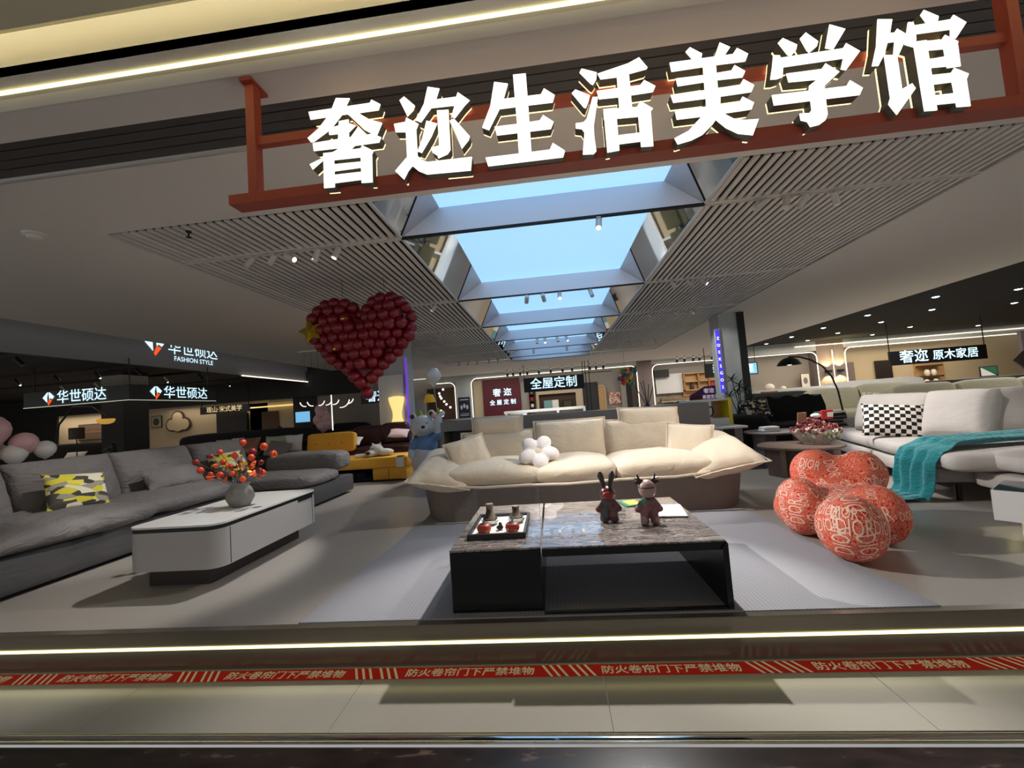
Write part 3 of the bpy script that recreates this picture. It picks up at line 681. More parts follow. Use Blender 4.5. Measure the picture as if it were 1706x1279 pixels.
for k, (x, y) in enumerate(((-0.43, 2.60), (-0.27, 2.62))):
    t = thing('bottle_vase', ('taller left', 'shorter right')[k] + ' brown necked vase in a white bowl at the back of the tray', 'vase', (x, y, 0.3428))
    MB().lathe([(0.028, 0), (0.05, 0.012), (0.056, 0.03), (0.05, 0.03), (0.03, 0.016), (0, 0.014)]).build('bowl', 'white_gloss', t)
    h = 1.0 if k == 0 else 0.8
    MB().lathe([(0.03, 0.016), (0.046, 0.036), (0.03, 0.06 * h), (0.021, 0.085 * h), (0.024, 0.125 * h), (0.0, 0.125 * h)]).build('vase_body', 'brown_mix', t)
t = thing('tea_pet', 'tiny dark animal figurine between the orange jars on the tray', 'figurine', (-0.355, 2.47, 0.3428))
MB().blob([('e', (0, 0, 0.014), (0.022, 0.016, 0.014)), ('e', (0.004, -0.004, 0.034), (0.011, 0.011, 0.013))], 0.004, 3).build('tea_pet_body', 'dark_brown', t)
t = thing('acrylic_cover', 'clear acrylic display cover standing over the tea tray', 'display cover', (-0.36, 2.64, 0.3305))
b = MB()
for x in (-0.222, 0.219): b.box(x, x + 0.003, -0.32, 0.33, 0, 0.16)
b.box(-0.219, 0.219, 0.327, 0.33, 0, 0.16); b.build('acrylic_sheet', 'acrylic', t, smooth=False)
b = MB()
for x in (-0.222, 0.222):
    b.tube([(x, 0.33, 0), (x, 0.33, 0.16)], 0.0018, 5)
b.tube([(-0.222, 0.33, 0.16), (0.222, 0.33, 0.16)], 0.0018, 5).build('acrylic_edge', 'acrylic_edge', t)
# rabbit and deer figures seen from behind
t = thing('rabbit_figure', 'dark red patterned toy rabbit figure with long brown ears seen from behind', 'figurine', (0.295, 2.565, ZT2 + 0.001))
MB().blob([('e', (0, 0, 0.165), (0.047, 0.043, 0.047)), ('e', (0, 0, 0.10), (0.038, 0.032, 0.048)), ('c', (-0.03, 0, 0.12), 0.016, (-0.06, 0.0, 0.075), 0.02), ('c', (0.03, 0, 0.12), 0.016, (0.06, 0.0, 0.075), 0.02),
          ('c', (-0.022, 0, 0.07), 0.026, (-0.028, 0, 0.025), 0.028), ('c', (0.022, 0, 0.07), 0.026, (0.028, 0, 0.025), 0.028), ('e', (-0.028, -0.004, 0.016), (0.03, 0.034, 0.016)), ('e', (0.028, -0.004, 0.016), (0.03, 0.034, 0.016))], 0.006, 3).build('rabbit_body', 'rabbit_paint', t)
for s in (-1, 1): MB().tube([(s * 0.018, 0, 0.2), (s * 0.024, 0, 0.235), (s * 0.034, 0, 0.275), (s * 0.036, 0, 0.298)], [0.012, 0.014, 0.019, 0.008], 12).build('ear', 'dark_brown', t)
MB().ell((0, -0.028, 0.162), (0.036, 0.02, 0.026)).build('hood', 'berry_deep', t)
t = thing('deer_figure', 'dusty pink toy deer figure with antlers and a dark hat band seen from behind', 'figurine', (0.51, 2.475, ZT2 + 0.001))
MB().blob([('e', (0, 0, 0.115), (0.042, 0.032, 0.05)), ('c', (-0.03, 0, 0.135), 0.016, (-0.062, 0, 0.085), 0.019), ('c', (0.03, 0, 0.135), 0.016, (0.062, 0, 0.085), 0.019),
          ('c', (-0.023, 0, 0.075), 0.026, (-0.028, 0, 0.03), 0.024), ('c', (0.023, 0, 0.075), 0.026, (0.03, 0, 0.03), 0.024), ('e', (-0.028, 0, 0.014), (0.026, 0.032, 0.014)), ('e', (0.03, 0, 0.014), (0.026, 0.032, 0.014))], 0.006, 3).build('deer_body', 'deer_paint', t)
MB().ell((0, 0, 0.2), (0.05, 0.047, 0.053)).build('head', 'deer_pink', t)
MB().lathe([(0.0495, -0.003), (0.0515, 0.0), (0.0495, 0.004)], (0, 0, 0.212)).build('hat_band', 'dark_brown', t)
for s in (-1, 1):
    MB().tube([(s * 0.022, 0, 0.243), (s * 0.042, 0, 0.255), (s * 0.05, 0, 0.285)], [0.008, 0.008, 0.005], 8).tube([(s * 0.042, 0, 0.255), (s * 0.068, 0.0, 0.262)], [0.006, 0.003], 8).build('antler', 'dark_brown', t)
    MB().ell((s * 0.05, 0.0, 0.238), (0.022, 0.008, 0.012)).build('ear', 'dark_brown', t)
t = thing('magazine', 'white magazine lying on the marble beside the deer figure', 'magazine', (0.67, 2.72, ZT2 + 0.001), -8)
MB().box(-0.1, 0.1, -0.14, 0.14, 0, 0.006).build('cover', 'black', t, smooth=False); MB().box(-0.098, 0.098, -0.138, 0.138, 0.006, 0.012).build('pages', 'paper', t, smooth=False)
t = thing('booklet', 'small green and yellow booklet at the back of the marble top', 'booklet', (0.49, 2.98, ZT2 + 0.001), 14)
MB().box(-0.06, 0.06, -0.085, 0.085, 0, 0.006).build('cover', 'green', t, smooth=False); MB().box(-0.03, 0.055, -0.06, 0.06, 0.006, 0.0075).build('cover_panel', 'leaf_yellow', t, smooth=False)

# ================================================================== CREAM SOFA
t = thing('cream_sofa', 'large cream three seat sofa with puffy cushions facing the coffee table', 'sofa', (0.2, 4.5, 0.0))
def rrect(u, hx, hy, r):
    # point at parameter u on a rounded rectangle outline
    p = []
    for k, (sx, sy) in enumerate(((1, -1), (1, 1), (-1, 1), (-1, -1))):
        for j in range(7):
            a = -PI / 2 + k * PI / 2 + j * PI / 12
            p.append((sx * (hx - r) + r * math.cos(a), sy * (hy - r) + r * math.sin(a)))
    return p
ring = rrect(0, 1, 1, 0.3)
b = MB(); V = []
zs = [0.0, 0.02, 0.10, 0.20, 0.28, 0.34]
dense = []
pr = rrect(0, 1.53, 0.56, 0.26)
for i in range(len(pr)):
    a, c = Vector(pr[i]), Vector(pr[(i + 1) % len(pr)])
    n = max(1, int((c - a).length / 0.12))
    for k in range(n): dense.append(a.lerp(c, k / n))
for k, z in enumerate(zs):
    f = z / 0.34
    for p in dense:
        zz = z + (0.10 * abs(p.x / 1.53) ** 4) * f
        sx = 0.955 + 0.045 * f ** 0.7 + (0.012 if 0 < k < 5 else 0)
        V.append((p.x * sx, p.y * (0.97 + 0.03 * f), zz + (0.02 if False else 0)))
n = len(dense)
b.add(V, [(k * n + j, k * n + (j + 1) % n, (k + 1) * n + (j + 1) % n, (k + 1) * n + j) for k in range(len(zs) - 1) for j in range(n)] + [tuple(range(n - 1, -1, -1)), tuple((len(zs) - 1) * n + j for j in range(n))])
b.build('sofa_base', 'cream_shaded', t)
def soft(name, M, parent, m, kind='puff', **k):
    b = MB(); b.M = M
    (b.puff if kind == 'puff' else b.pillow)(**k)
    return b.build(name, m, parent, angle=70)
# seat cushions with a sewn lip
soft('seat_cushion', T(-0.80, -0.12, 0.40, 0, 1, 0), t, 'cream', w_=1.02, d=0.92, h=0.19, e1=0.55, e2=0.25, seed=1, crown=0.05, wr=0.012)
soft('seat_cushion', T(-0.03, -0.13, 0.395), t, 'cream', w_=0.80, d=0.94, h=0.19, e1=0.55, e2=0.25, seed=2, crown=0.05, wr=0.012)
soft('seat_cushion', T(0.80, -0.13, 0.395, 0, -1, 0), t, 'cream', w_=0.94, d=0.94, h=0.19, e1=0.55, e2=0.25, seed=3, crown=0.05, wr=0.012)
# arm pillows sloping outwards
soft('arm_pillow', T(-1.36, -0.08, 0.455, 8, 11, 6), t, 'cream', 'pillow', w_=0.58, d=1.16, h=0.30, fl=0.02, seed=4, wr=0.02, pin=0.05, ex=0.5, n=30, sc=4)
soft('arm_pillow', T(1.38, -0.08, 0.46, 8, -11, -6), t, 'cream', 'pillow', w_=0.60, d=1.18, h=0.30, fl=0.02, seed=5, wr=0.02, pin=0.05, ex=0.5, n=30, sc=4)
# front sewn lip running along the cushions
pts = [(-1.56, -0.35, 0.47), (-1.42, -0.54, 0.41), (-1.18, -0.61, 0.35), (-0.9, -0.63, 0.335), (-0.43, -0.62, 0.335)]
MB().tube(pts, 0.013, 8).build('piping', 'cream', t)
MB().tube([(-0.43, -0.62, 0.33), (-0.1, -0.635, 0.325), (0.36, -0.62, 0.335)], 0.013, 8).build('piping', 'cream', t)
MB().tube([(0.36, -0.61, 0.335), (0.85, -0.64, 0.335), (1.12, -0.62, 0.35), (1.38, -0.55, 0.41), (1.58, -0.36, 0.485)], 0.013, 8).build('piping', 'cream', t)
# back cushions and headrests
for x, wd, hh, sd in ((-0.845, 0.86, 0.40, 6), (-0.01, 0.80, 0.48, 7), (0.80, 0.82, 0.44, 8)):
    soft('back_cushion', T(x, 0.33, 0.36 + hh / 2, 74, 0, 0), t, 'cream', 'pillow', w_=wd, d=hh + 0.06, h=0.26, fl=0.02, seed=sd, wr=0.012, pin=0.02, ex=0.38, n=22)
soft('headrest', T(-0.845, 0.37, 0.85, 78, 0, -1), t, 'cream', 'pillow', w_=0.60, d=0.23, h=0.15, fl=0.014, seed=9, wr=0.008, pin=0.03)
soft('headrest', T(0.88, 0.36, 0.82, 76, 3, 2), t, 'cream', 'pillow', w_=0.66, d=0.24, h=0.15, fl=0.014, seed=10, wr=0.008, pin=0.03)
# shell behind
soft('back_shell', T(0.0, 0.47, 0.42), t, 'cream_shaded', w_=2.9, d=0.2, h=0.5, e1=0.3, e2=0.25, seed=11, wr=0.004)
def loose(name, label, cat, M, m, group=None, **k):
    b = MB(); b.pillow(**k)
    o = b.build(name, m, None, angle=70); o.matrix_world = M
    return tag(o, label, cat, group)
loose('throw_pillow', 'cream square pillow tilted on the left arm of the cream sofa', 'pillow', frame((-0.90, 4.32, 0.60), (0.93, 0.28, 0.16), (-0.45, 0.35, 0.82)) , 'cream', w_=0.42, d=0.36, h=0.15, fl=0.014, seed=21, wr=0.01, n=20)
loose('throw_pillow', 'cream square pillow leaning on the right arm of the cream sofa', 'pillow', frame((1.36, 4.38, 0.575), (0.98, -0.12, -0.03), (0.38, 0.42, 0.82)), 'cream', w_=0.44, d=0.40, h=0.15, fl=0.014, seed=22, wr=0.01, n=20)
b = MB()
pet = []
for k in range(5):
    a = R(90 + 36 + 72 * k)
    pet.append(('e', (0.115 * math.cos(a), 0.115 * math.sin(a), 0), (0.095, 0.078, 0.055), (0, 0, math.degrees(a))))
b.blob(pet, 0.012, 3); 
fp = thing('flower_pillow', 'fluffy white flower shaped cushion on the cream sofa', 'cushion', (-0.16, 4.14, 0.60))
fp.rotation_euler = (R(48), R(-4), R(8))
b.build('petals', 'fluff_white', fp, angle=80); MB().ell((0, 0, 0.0), (0.05, 0.05, 0.03)).build('flower_centre', 'cream', fp)

# ================================================================== WHITE LACQUER TABLE
t = thing('lacquer_table', 'long white lacquer coffee table with a dark plinth in front of the grey sofa', 'coffee table', (-2.615, 3.22, 0))
def rr(x0, x1, y0, y1, r, corners=(1, 1, 1, 1)):
    p = []
    for k, (cx, cy, a0) in enumerate(((x1 - r, y0 + r, -90), (x1 - r, y1 - r, 0), (x0 + r, y1 - r, 90), (x0 + r, y0 + r, 180))):
        if corners[k]: p += [(cx + r * math.cos(R(a0 + 10 * j)), cy + r * math.sin(R(a0 + 10 * j))) for j in range(10)]
        else: p.append(((x1, y0), (x1, y1), (x0, y1), (x0, y0))[k])
    return p
O_ = (1, 1, 1, 0)
MB().prism(rr(-0.345, 0.345, -0.60, 0.60, 0.10, (1, 1, 1, 1)), 'z', 0.13, 0.385).build('cabinet_body', 'lacquer', t, angle=30)
MB().prism(rr(-0.342, 0.342, -0.597, 0.597, 0.10), 'z', 0.385, 0.412).build('top_edge', 'black', t, angle=30)
MB().prism(rr(-0.347, 0.347, -0.602, 0.602, 0.10), 'z', 0.412, 0.424).build('table_top', 'ceramic_top', t, angle=30)
MB().prism(rr(-0.285, 0.20, -0.50, 0.52, 0.03), 'z', 0, 0.13).build('plinth', 'dark_brown', t, smooth=False)
for y in (-0.495, 0.49): MB().box(0.342, 0.3465, y, y + 0.005, 0.135, 0.38).build('drawer_gap', 'dark_brown', t, smooth=False)
MB().box(0.335, 0.3475, 0.28, 0.50, 0.365, 0.386).build('finger_slot', 'black', t, smooth=False)
t = thing('vase', 'round grey stone vase on the white lacquer table', 'vase', (-2.55, 3.18, 0.4245))
MB().lathe([(0.055, 0), (0.075, 0.015), (0.1, 0.065), (0.1, 0.095), (0.082, 0.14), (0.068, 0.158), (0.068, 0.175), (0.076, 0.19), (0.068, 0.19), (0.058, 0.17), (0.05, 0.1), (0.0, 0.09)], n=32).build('vase_body', 'stone', t)
fl = thing('berry_bouquet', 'spray of orange red berries and petals standing in the grey vase', 'flowers', (-2.55, 3.18, 0.53))
rb = random.Random(5)
tips = [(-0.36, -0.02, 0.27), (-0.34, 0, 0.20), (-0.28, 0.03, 0.14), (-0.22, -0.03, 0.31), (-0.18, 0.05, 0.25), (-0.12, -0.05, 0.34), (-0.06, 0.03, 0.30), (-0.03, -0.05, 0.22), (0.0, 0.05, 0.40), (0.04, -0.04, 0.25), (0.08, 0.04, 0.2),
        (0.13, -0.03, 0.28), (0.16, 0.04, 0.23), (0.24, -0.03, 0.36), (0.28, 0.03, 0.29), (0.2, -0.04, 0.17), (-0.2, -0.06, 0.17), (-0.1, -0.08, 0.16), (0.1, -0.09, 0.12), (0.02, -0.1, 0.17), (-0.15, 0.07, 0.2), (0.06, 0.08, 0.32), (-0.26, 0.06, 0.22), (0.14, 0.08, 0.14)]
for k, (x, y, z) in enumerate(tips):
    MB().tube([(0, 0, -0.0), (x * 0.25, y * 0.25, z * 0.5), (x, y, z)], 0.0022, 5).build('twig', 'stem', fl)
    r_ = rb.uniform(0.02, 0.031)
    if k % 4 == 2:
        b = MB()
        for q in range(4):
            b.ell((x, y, z), (r_ * 1.2, r_ * 0.45, r_ * 0.9), 10, 6, M=Euler((rb.uniform(0, 2), rb.uniform(0, 2), q * 0.9)).to_matrix())
        b.build('blossom', 'petal_orange', fl)
    else: MB().ell((x, y, z), r_, 14, 8).build('berry', 'berry' if k % 3 else 'berry_deep', fl)
for k in range(20):
    a = rb.uniform(0, 6.28); r_ = rb.uniform(0.05, 0.15); z = rb.uniform(0.1, 0.24)
    c = Vector((r_ * math.cos(a) , r_ * math.sin(a) * 0.6, z))
    b = MB(); b.M = T(c.x, c.y, c.z, rb.uniform(-60, 60), rb.uniform(-60, 60), rb.uniform(0, 360))
    b.ell((0, 0, 0), (0.032, 0.02, 0.004), 10, 6).build('petal', ('petal_orange', 'leaf_yellow', 'berry', 'leaf')[k % 4], fl)

# ================================================================== CHARCOAL CORNER SOFA ON THE LEFT
t = thing('corner_sofa', 'long charcoal grey corner sofa along the left side of the showroom', 'sofa', (-4.1, 4.0, 0))
def L(mb): return W(mb, t)
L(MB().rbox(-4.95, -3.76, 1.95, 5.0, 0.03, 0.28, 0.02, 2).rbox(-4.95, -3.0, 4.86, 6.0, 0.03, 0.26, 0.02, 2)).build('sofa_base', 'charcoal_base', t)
def S(name, x, y, z, m='charcoal', kind='puff', rx=0, ry=0, rz=0, **k):
    b = MB(); b.M = T(x + 4.1, y - 4.0, z, rx, ry, rz); (b.puff if kind == 'puff' else b.pillow)(**k); return b.build(name, m, t, angle=70)
S('seat_cushion', -4.22, 2.95, 0.36, w_=1.06, d=1.5, h=0.19, e1=0.6, e2=0.3, seed=31, wr=0.03, crown=0.03, nu=56)
S('seat_cushion', -4.22, 4.2, 0.36, w_=1.06, d=1.3, h=0.19, e1=0.6, e2=0.3, seed=32, wr=0.03, crown=0.03, nu=56)
S('seat_cushion', -3.75, 5.25, 0.33, w_=1.55, d=0.85, h=0.17, e1=0.5, e2=0.3, seed=33, wr=0.012, crown=0.02, nu=56)
S('bolster', -3.55, 5.78, 0.49, w_=1.12, d=0.42, h=0.30, e1=0.5, e2=0.3, seed=34, wr=0.014, nu=56)
for k, (y, wd) in enumerate(((2.68, 0.8), (3.52, 0.88), (4.40, 0.90), (5.32, 0.9))):
    S('back_cushion', -4.56, y, 0.635, kind='pillow', rx=72, rz=90 + (2 if k % 2 else -2), w_=wd, d=0.54, h=0.30, seed=36 + k, wr=0.024, pin=0.02, ex=0.36, n=26)
for (x, y) in ((-3.85, 2.1), (-3.1, 5.0), (-3.1, 5.9)): L(MB().cyl((x, y, 0), (x, y, 0.03), 0.02, n=10)).build('leg', 'black', t)
loose('throw_pillow', 'yellow and black print pillow leaning on the charcoal sofa at the left', 'pillow', frame((-4.20, 3.33, 0.60), (0.1, 1, -0.03), (-0.34, 0.28, 0.85)), 'yellow_print', w_=0.44, d=0.36, h=0.15, seed=41, wr=0.004)
loose('throw_pillow', 'plain charcoal lumbar pillow on the charcoal sofa', 'pillow', frame((-4.22, 4.30, 0.565), (0.05, 1, 0.0), (-0.5, 0.08, 0.7)), 'charcoal', w_=0.66, d=0.28, h=0.16, seed=42, wr=0.012)
loose('throw_pillow', 'second yellow print pillow half hidden behind the berry bouquet', 'pillow', frame((-4.24, 5.12, 0.58), (0.1, 1, 0.05), (-0.4, 0.1, 0.8)), 'yellow_print', w_=0.5, d=0.38, h=0.15, seed=43, wr=0.004)

# ================================================================== RED LETTERED CHAIR AND ITS BALL
WORD = MB(); WORD.text('DIOR', Matrix(), 1.0)
bm = bmesh.new(); vs_ = [bm.verts.new(p) for p in WORD.v]
for f in WORD.f:
    try: bm.faces.new([vs_[i] for i in f])
    except ValueError: pass
bmesh.ops.triangulate(bm, faces=bm.faces[:])
for q in range(3):
    e = [e for e in bm.edges if e.calc_length() > 0.16]
    if e: bmesh.ops.subdivide_edges(bm, edges=e, cuts=1); bmesh.ops.triangulate(bm, faces=bm.faces[:])
bm.verts.index_update(); WORD = ([tuple(v.co) for v in bm.verts], [tuple(v.index for v in f.verts) for f in bm.faces]); bm.free()
def lettered(b, words, seed):
    bv = BVHTree.FromPolygons([Vector(p) for p in b.v], b.f); r_ = random.Random(seed)
    ctr = sum((Vector(p) for p in b.v), Vector()) / len(b.v)
    lows = min(p[2] for p in b.v)
    pl = 0; tries = 0; used = []
    while pl < words and tries < 2500:
        tries += 1
        d = Vector((r_.uniform(-1, 1), r_.uniform(-1, 0.6), r_.uniform(-0.35, 1))).normalized()
        loc, nrm, idx, dist = bv.ray_cast(ctr + d * 2, -d)
        if loc is None or loc.z < 0.05: continue
        ux = Vector((0, 0, 1)).cross(nrm)
        if ux.length < 0.2: ux = Vector((1, 0, 0))
        ux = (ux - nrm * ux.dot(nrm)).normalized(); uy = nrm.cross(ux)
        an = r_.choice([0, 0, 15, -15, 90, 70, -80]); ux, uy = ux * math.cos(R(an)) + uy * math.sin(R(an)), uy * math.cos(R(an)) - ux * math.sin(R(an))
        sz = r_.choice([0.04, 0.055, 0.07])
        if any((loc - c_).length < (sz + s2) * 0.72 for c_, s2 in used): continue
        tm = MB(); tm.v, tm.f = WORD[0], WORD[1]
        tm.v = [(x * sz, y * sz, 0) for x, y, z in tm.v]
        V = []
        for p in tm.v:
            q = loc + ux * p[0] + uy * p[1] * 1.9 + nrm * 0.06
            l2, n2, i2, d2 = bv.ray_cast(q, -nrm)
            if l2 is None or d2 > 0.10: V = None; break
            V.append(tuple(l2 + n2 * 0.0025))
        if not V: continue
        b.add(V, tm.f, 1); pl += 1; used.append((loc, sz))
t = thing('lounge_chair', 'rounded orange red lounge chair covered in white lettering beside the coffee table', 'armchair', (1.98, 3.15, 0.0))
b = MB()
b.blob([('e', (-0.25, 0.06, 0.20), (0.15, 0.2, 0.205)), ('e', (0.09, -0.18, 0.185), (0.155, 0.19, 0.19)), ('e', (-0.04, 0.03, 0.17), (0.28, 0.28, 0.16)), ('e', (0.05, 0.37, 0.37), (0.18, 0.16, 0.185)), ('e', (0.31, 0.26, 0.36), (0.165, 0.16, 0.18)),
        ('c', (0.05, 0.37, 0.345), 0.16, (0.31, 0.26, 0.34), 0.16), ('e', (0.16, 0.29, 0.2), (0.29, 0.19, 0.2)), ('e', (0.03, -0.18, 0.19), (0.15, 0.16, 0.17)), ('e', (-0.17, 0.17, 0.16), (0.2, 0.2, 0.16)), ('e', (0.17, 0.08, 0.16), (0.2, 0.2, 0.16))], 0.02, 9)
lettered(b, 80, 3)
b.build('chair_body', ['chair_red', 'chair_white'], t, angle=80)
t = thing('ball_ottoman', 'orange red ball footstool with white lettering in front of the matching chair', 'ottoman', (1.72, 2.70, 0.0))
b = MB().ell((0, 0, 0.192), (0.172, 0.185, 0.192), 40, 24); lettered(b, 30, 9)
b.build('ball', ['chair_red', 'chair_white'], t, angle=80)

# ================================================================== HEART OF BALLOONS
ht = thing('heart_balloon', 'big hanging heart made of dark red balloons with a gold star on its left', 'balloons', (-2.05, 4.55, 1.875))
rh = random.Random(11)
def heart(t_):
    x = 16 * math.sin(t_) ** 3; z = 13 * math.cos(t_) - 5 * math.cos(2 * t_) - 2 * math.cos(3 * t_) - math.cos(4 * t_)
    return x / 16, (z + 2.5) / 16
HP = [heart(2 * PI * k / 60) for k in range(60)]
def inside(x, z):
    c = False
    for i in range(60):
        (x1, z1), (x2, z2) = HP[i], HP[(i + 1) % 60]
        if (z1 > z) != (z2 > z) and x < (x2 - x1) * (z - z1) / (z2 - z1) + x1: c = not c
    return c
base = None; cnt = 0
cells = []
per = [heart(2 * PI * k / 400) for k in range(400)]
cells.append((0.0, -0.86)); acc = 0; last = None
for (x, z) in [heart(PI + 2 * PI * k / 600) for k in range(601)]:
    x, z = x * 0.91, (z + 0.0) * 0.90
    if last is None or math.hypot(x - last[0], z - last[1]) > 0.165:
        if all(math.hypot(x - c[0], z - c[1]) > 0.13 for c in cells): cells.append((x, z))
        last = (x, z)
for i in range(-6, 7):
    for j in range(-8, 8):
        x = (i + 0.5 * (j % 2)) * 0.186; z = j * 0.162
        if inside(x * 1.2, z * 1.2) and all(math.hypot(x - c[0], z - c[1]) > 0.12 for c in cells): cells.append((x, z))
SX, SZ = 0.63, 0.63
shell = [c for c in cells]
bal = MB().lathe([(0.002, -0.075), (0.012, -0.07), (0.034, -0.05), (0.054, -0.02), (0.058, 0.005), (0.05, 0.035), (0.028, 0.054), (0.0, 0.058)], n=16)
for (x, z) in shell[:99]:
    edge = min(math.hypot(x - hx, z - hz) for hx, hz in HP)
    o = None
    dep = 0.16 * min(1, edge * 2.2) ** 0.5
    y = -dep
    if base is None: base = bal.build('balloon', 'balloon_red', ht, angle=80); o = base
    else: o = base.copy(); COL.objects.link(o)
    o.parent = ht; o.location = (x * SX + rh.uniform(-.008, .008), y + rh.uniform(-.02, .02), z * SZ + rh.uniform(-.008, .008))
    o.rotation_euler = (R(90 + 40 * z), R(rh.uniform(-15, 15)), R(40 * x)); s = rh.uniform(1.14, 1.32); o.scale = (s, s, s)
core = MB().prism([(x * SX * 0.80, z * SZ * 0.80) for x, z in HP], 'y', -0.06, 0.12); core.build('heart_core', 'balloon_red', ht)
b = MB(); V = []
for k in range(10):
    a = PI / 2 + PI * k / 5 + 0.25; r_ = 0.15 if k % 2 == 0 else 0.075; V.append((r_ * math.cos(a), r_ * math.sin(a)))
P0 = (-0.56, -0.16, 0.20)
b.M = T(*P0, 90, 0, 0)
b.add([(0, 0, 0.05), (0, 0, -0.05)] + [(x, y, 0) for x, y in V], [(0, 2 + k, 2 + (k + 1) % 10) for k in range(10)] + [(1, 2 + (k + 1) % 10, 2 + k) for k in range(10)])
b.build('gold_star', 'gold', ht, angle=20)
b = MB()
for (x, z) in ((-0.16, 0.30), (-0.22, 0.22), (-0.28, 0.1), (-0.27, -0.03)): b.ell((x, -0.20, z), (0.02, 0.006, 0.02), 8, 6)
b.build('gold_confetti', 'gold', ht)
MB().tube([(-0.25, 0, 0.42), (-0.25, 0, 0.79)], 0.002, 5).tube([(0.25, 0, 0.42), (0.25, 0, 0.79)], 0.002, 5).build('hanging_line', 'black', ht)

# ================================================================== PINK BALLOONS BEHIND THE GREY SOFA
t = thing('balloon_column', 'bunch of pale pink and white balloons on a stand behind the charcoal sofa at the far left', 'balloons', (-5.35, 3.5, 0))
MB().lathe([(0.16, 0), (0.16, 0.02), (0.02, 0.03), (0.0, 0.03)]).build('stand_base', 'white', t); MB().cyl((0, 0, 0.03), (0, 0, 0.95), 0.012, n=10).build('stand_pole', 'white', t)
for (x, y, z, r_, m_) in ((0.0, 0.0, 1.20, 0.15, 'balloon_pink'), (0.10, 0.20, 1.06, 0.105, 'balloon_pink'), (-0.02, -0.06, 1.02, 0.1, 'balloon_pink'), (0.17, 0.32, 0.985, 0.085, 'balloon_white'), (0.08, 0.14, 0.965, 0.095, 'balloon_white'), (-0.05, -0.02, 0.93, 0.1, 'balloon_pink'), (-0.15, 0.12, 1.0, 0.1, 'balloon_white'), (-0.12, -0.15, 1.05, 0.1, 'balloon_white')):
    MB().lathe([(r_ * a, r_ * c) for a, c in ((0.02, -1.25), (0.2, -1.12), (0.6, -0.85), (0.93, -0.35), (1, 0.05), (0.9, 0.45), (0.6, 0.82), (0.25, 0.98), (0, 1.0))], (x, y, z), 20).build('balloon', m_, t, angle=80)

# ================================================================== BEAR MASCOT AND ITS BALLOON
t = thing('bear_statue', 'large grey blue bear statue in blue shirt and pale trousers raising one arm', 'statue', (-2.06, 6.55, 0))
MB().blob([('e', (0, 0, 0.32), (0.23, 0.19, 0.30)), ('e', (-0.1, -0.03, 0.09), (0.13, 0.16, 0.09)), ('e', (0.1, -0.03, 0.09), (0.13, 0.16, 0.09))], 0.02, 5).build('trousers', 'bear_pants', t, angle=80)
MB().blob([('e', (0.02, 0, 0.55), (0.19, 0.155, 0.2)), ('c', (0.12, -0.02, 0.64), 0.075, (0.25, -0.05, 0.72), 0.07), ('c', (-0.14, -0.02, 0.62), 0.07, (-0.2, -0.05, 0.5), 0.06)], 0.018, 4).build('shirt', 'bear_blue', t, angle=80)
MB().blob([('e', (0.0, -0.02, 0.87), (0.21, 0.185, 0.175)), ('e', (0.04, -0.17, 0.83), (0.09, 0.06, 0.065)), ('c', (0.24, -0.05, 0.72), 0.062, (0.265, -0.06, 0.98), 0.062), ('c', (-0.2, -0.05, 0.5), 0.055, (-0.19, -0.11, 0.42), 0.06)], 0.016, 4).build('bear_head', 'bear_grey', t, angle=80)
for x in (-0.17, 0.14):
    b = MB(); b.M = T(x, 0.0, 1.03 + (0.03 if x > 0 else 0)); b.ell((0, 0, 0), (0.062, 0.035, 0.062)).build('ear', 'bear_grey', t)
    b = MB(); b.M = T(x, -0.03, 1.03 + (0.03 if x > 0 else 0)); b.ell((0, 0, 0), (0.036, 0.015, 0.036)).build('ear_inside', 'olive', t)
MB().ell((0.06, -0.225, 0.86), (0.032, 0.02, 0.024)).build('nose', 'black', t)
MB().tube([(-0.07, -0.178, 0.92), (-0.05, -0.186, 0.905), (-0.03, -0.188, 0.92)], 0.005, 5).tube([(0.09, -0.186, 0.93), (0.11, -0.182, 0.915), (0.13, -0.168, 0.93)], 0.005, 5).build('closed_eyes', 'black', t)
MB().blob([('c', (-0.04, 0, 1.02), 0.05, (-0.05, 0, 1.12), 0.01), ('c', (0.0, 0, 1.02), 0.04, (0.04, 0, 1.07), 0.01)], 0.01, 2).build('leaf_tuft', 'lime', t)
MB().tube([(0.265, -0.07, 1.0), (0.23, -0.07, 1.45)], 0.004, 5).build('balloon_string', 'white', t)
MB().ell((0.21, -0.07, 1.02), (0.055, 0.04, 0.05)).build('held_pink_flower', 'balloon_pink', t); MB().ell((0.33, -0.07, 1.05), (0.05, 0.03, 0.045)).build('held_white_flower', 'white', t); MB().ell((0.27, -0.07, 1.09), (0.025, 0.02, 0.05)).build('held_leaf', 'lime', t)
b = MB(); r_ = 0.125
b.lathe([(r_ * a, r_ * c) for a, c in ((0.02, -1.5), (0.12, -1.3), (0.5, -0.95), (0.9, -0.4), (1, 0.05), (0.9, 0.45), (0.6, 0.82), (0.25, 0.98), (0, 1.0))], (0, 0, 0), 24)
o = b.build('balloon', 'balloon_white', None, angle=80); o.location = (-1.835, 6.48, 1.66); tag(o, 'round white balloon on a string above the raised arm of the bear', 'balloon')

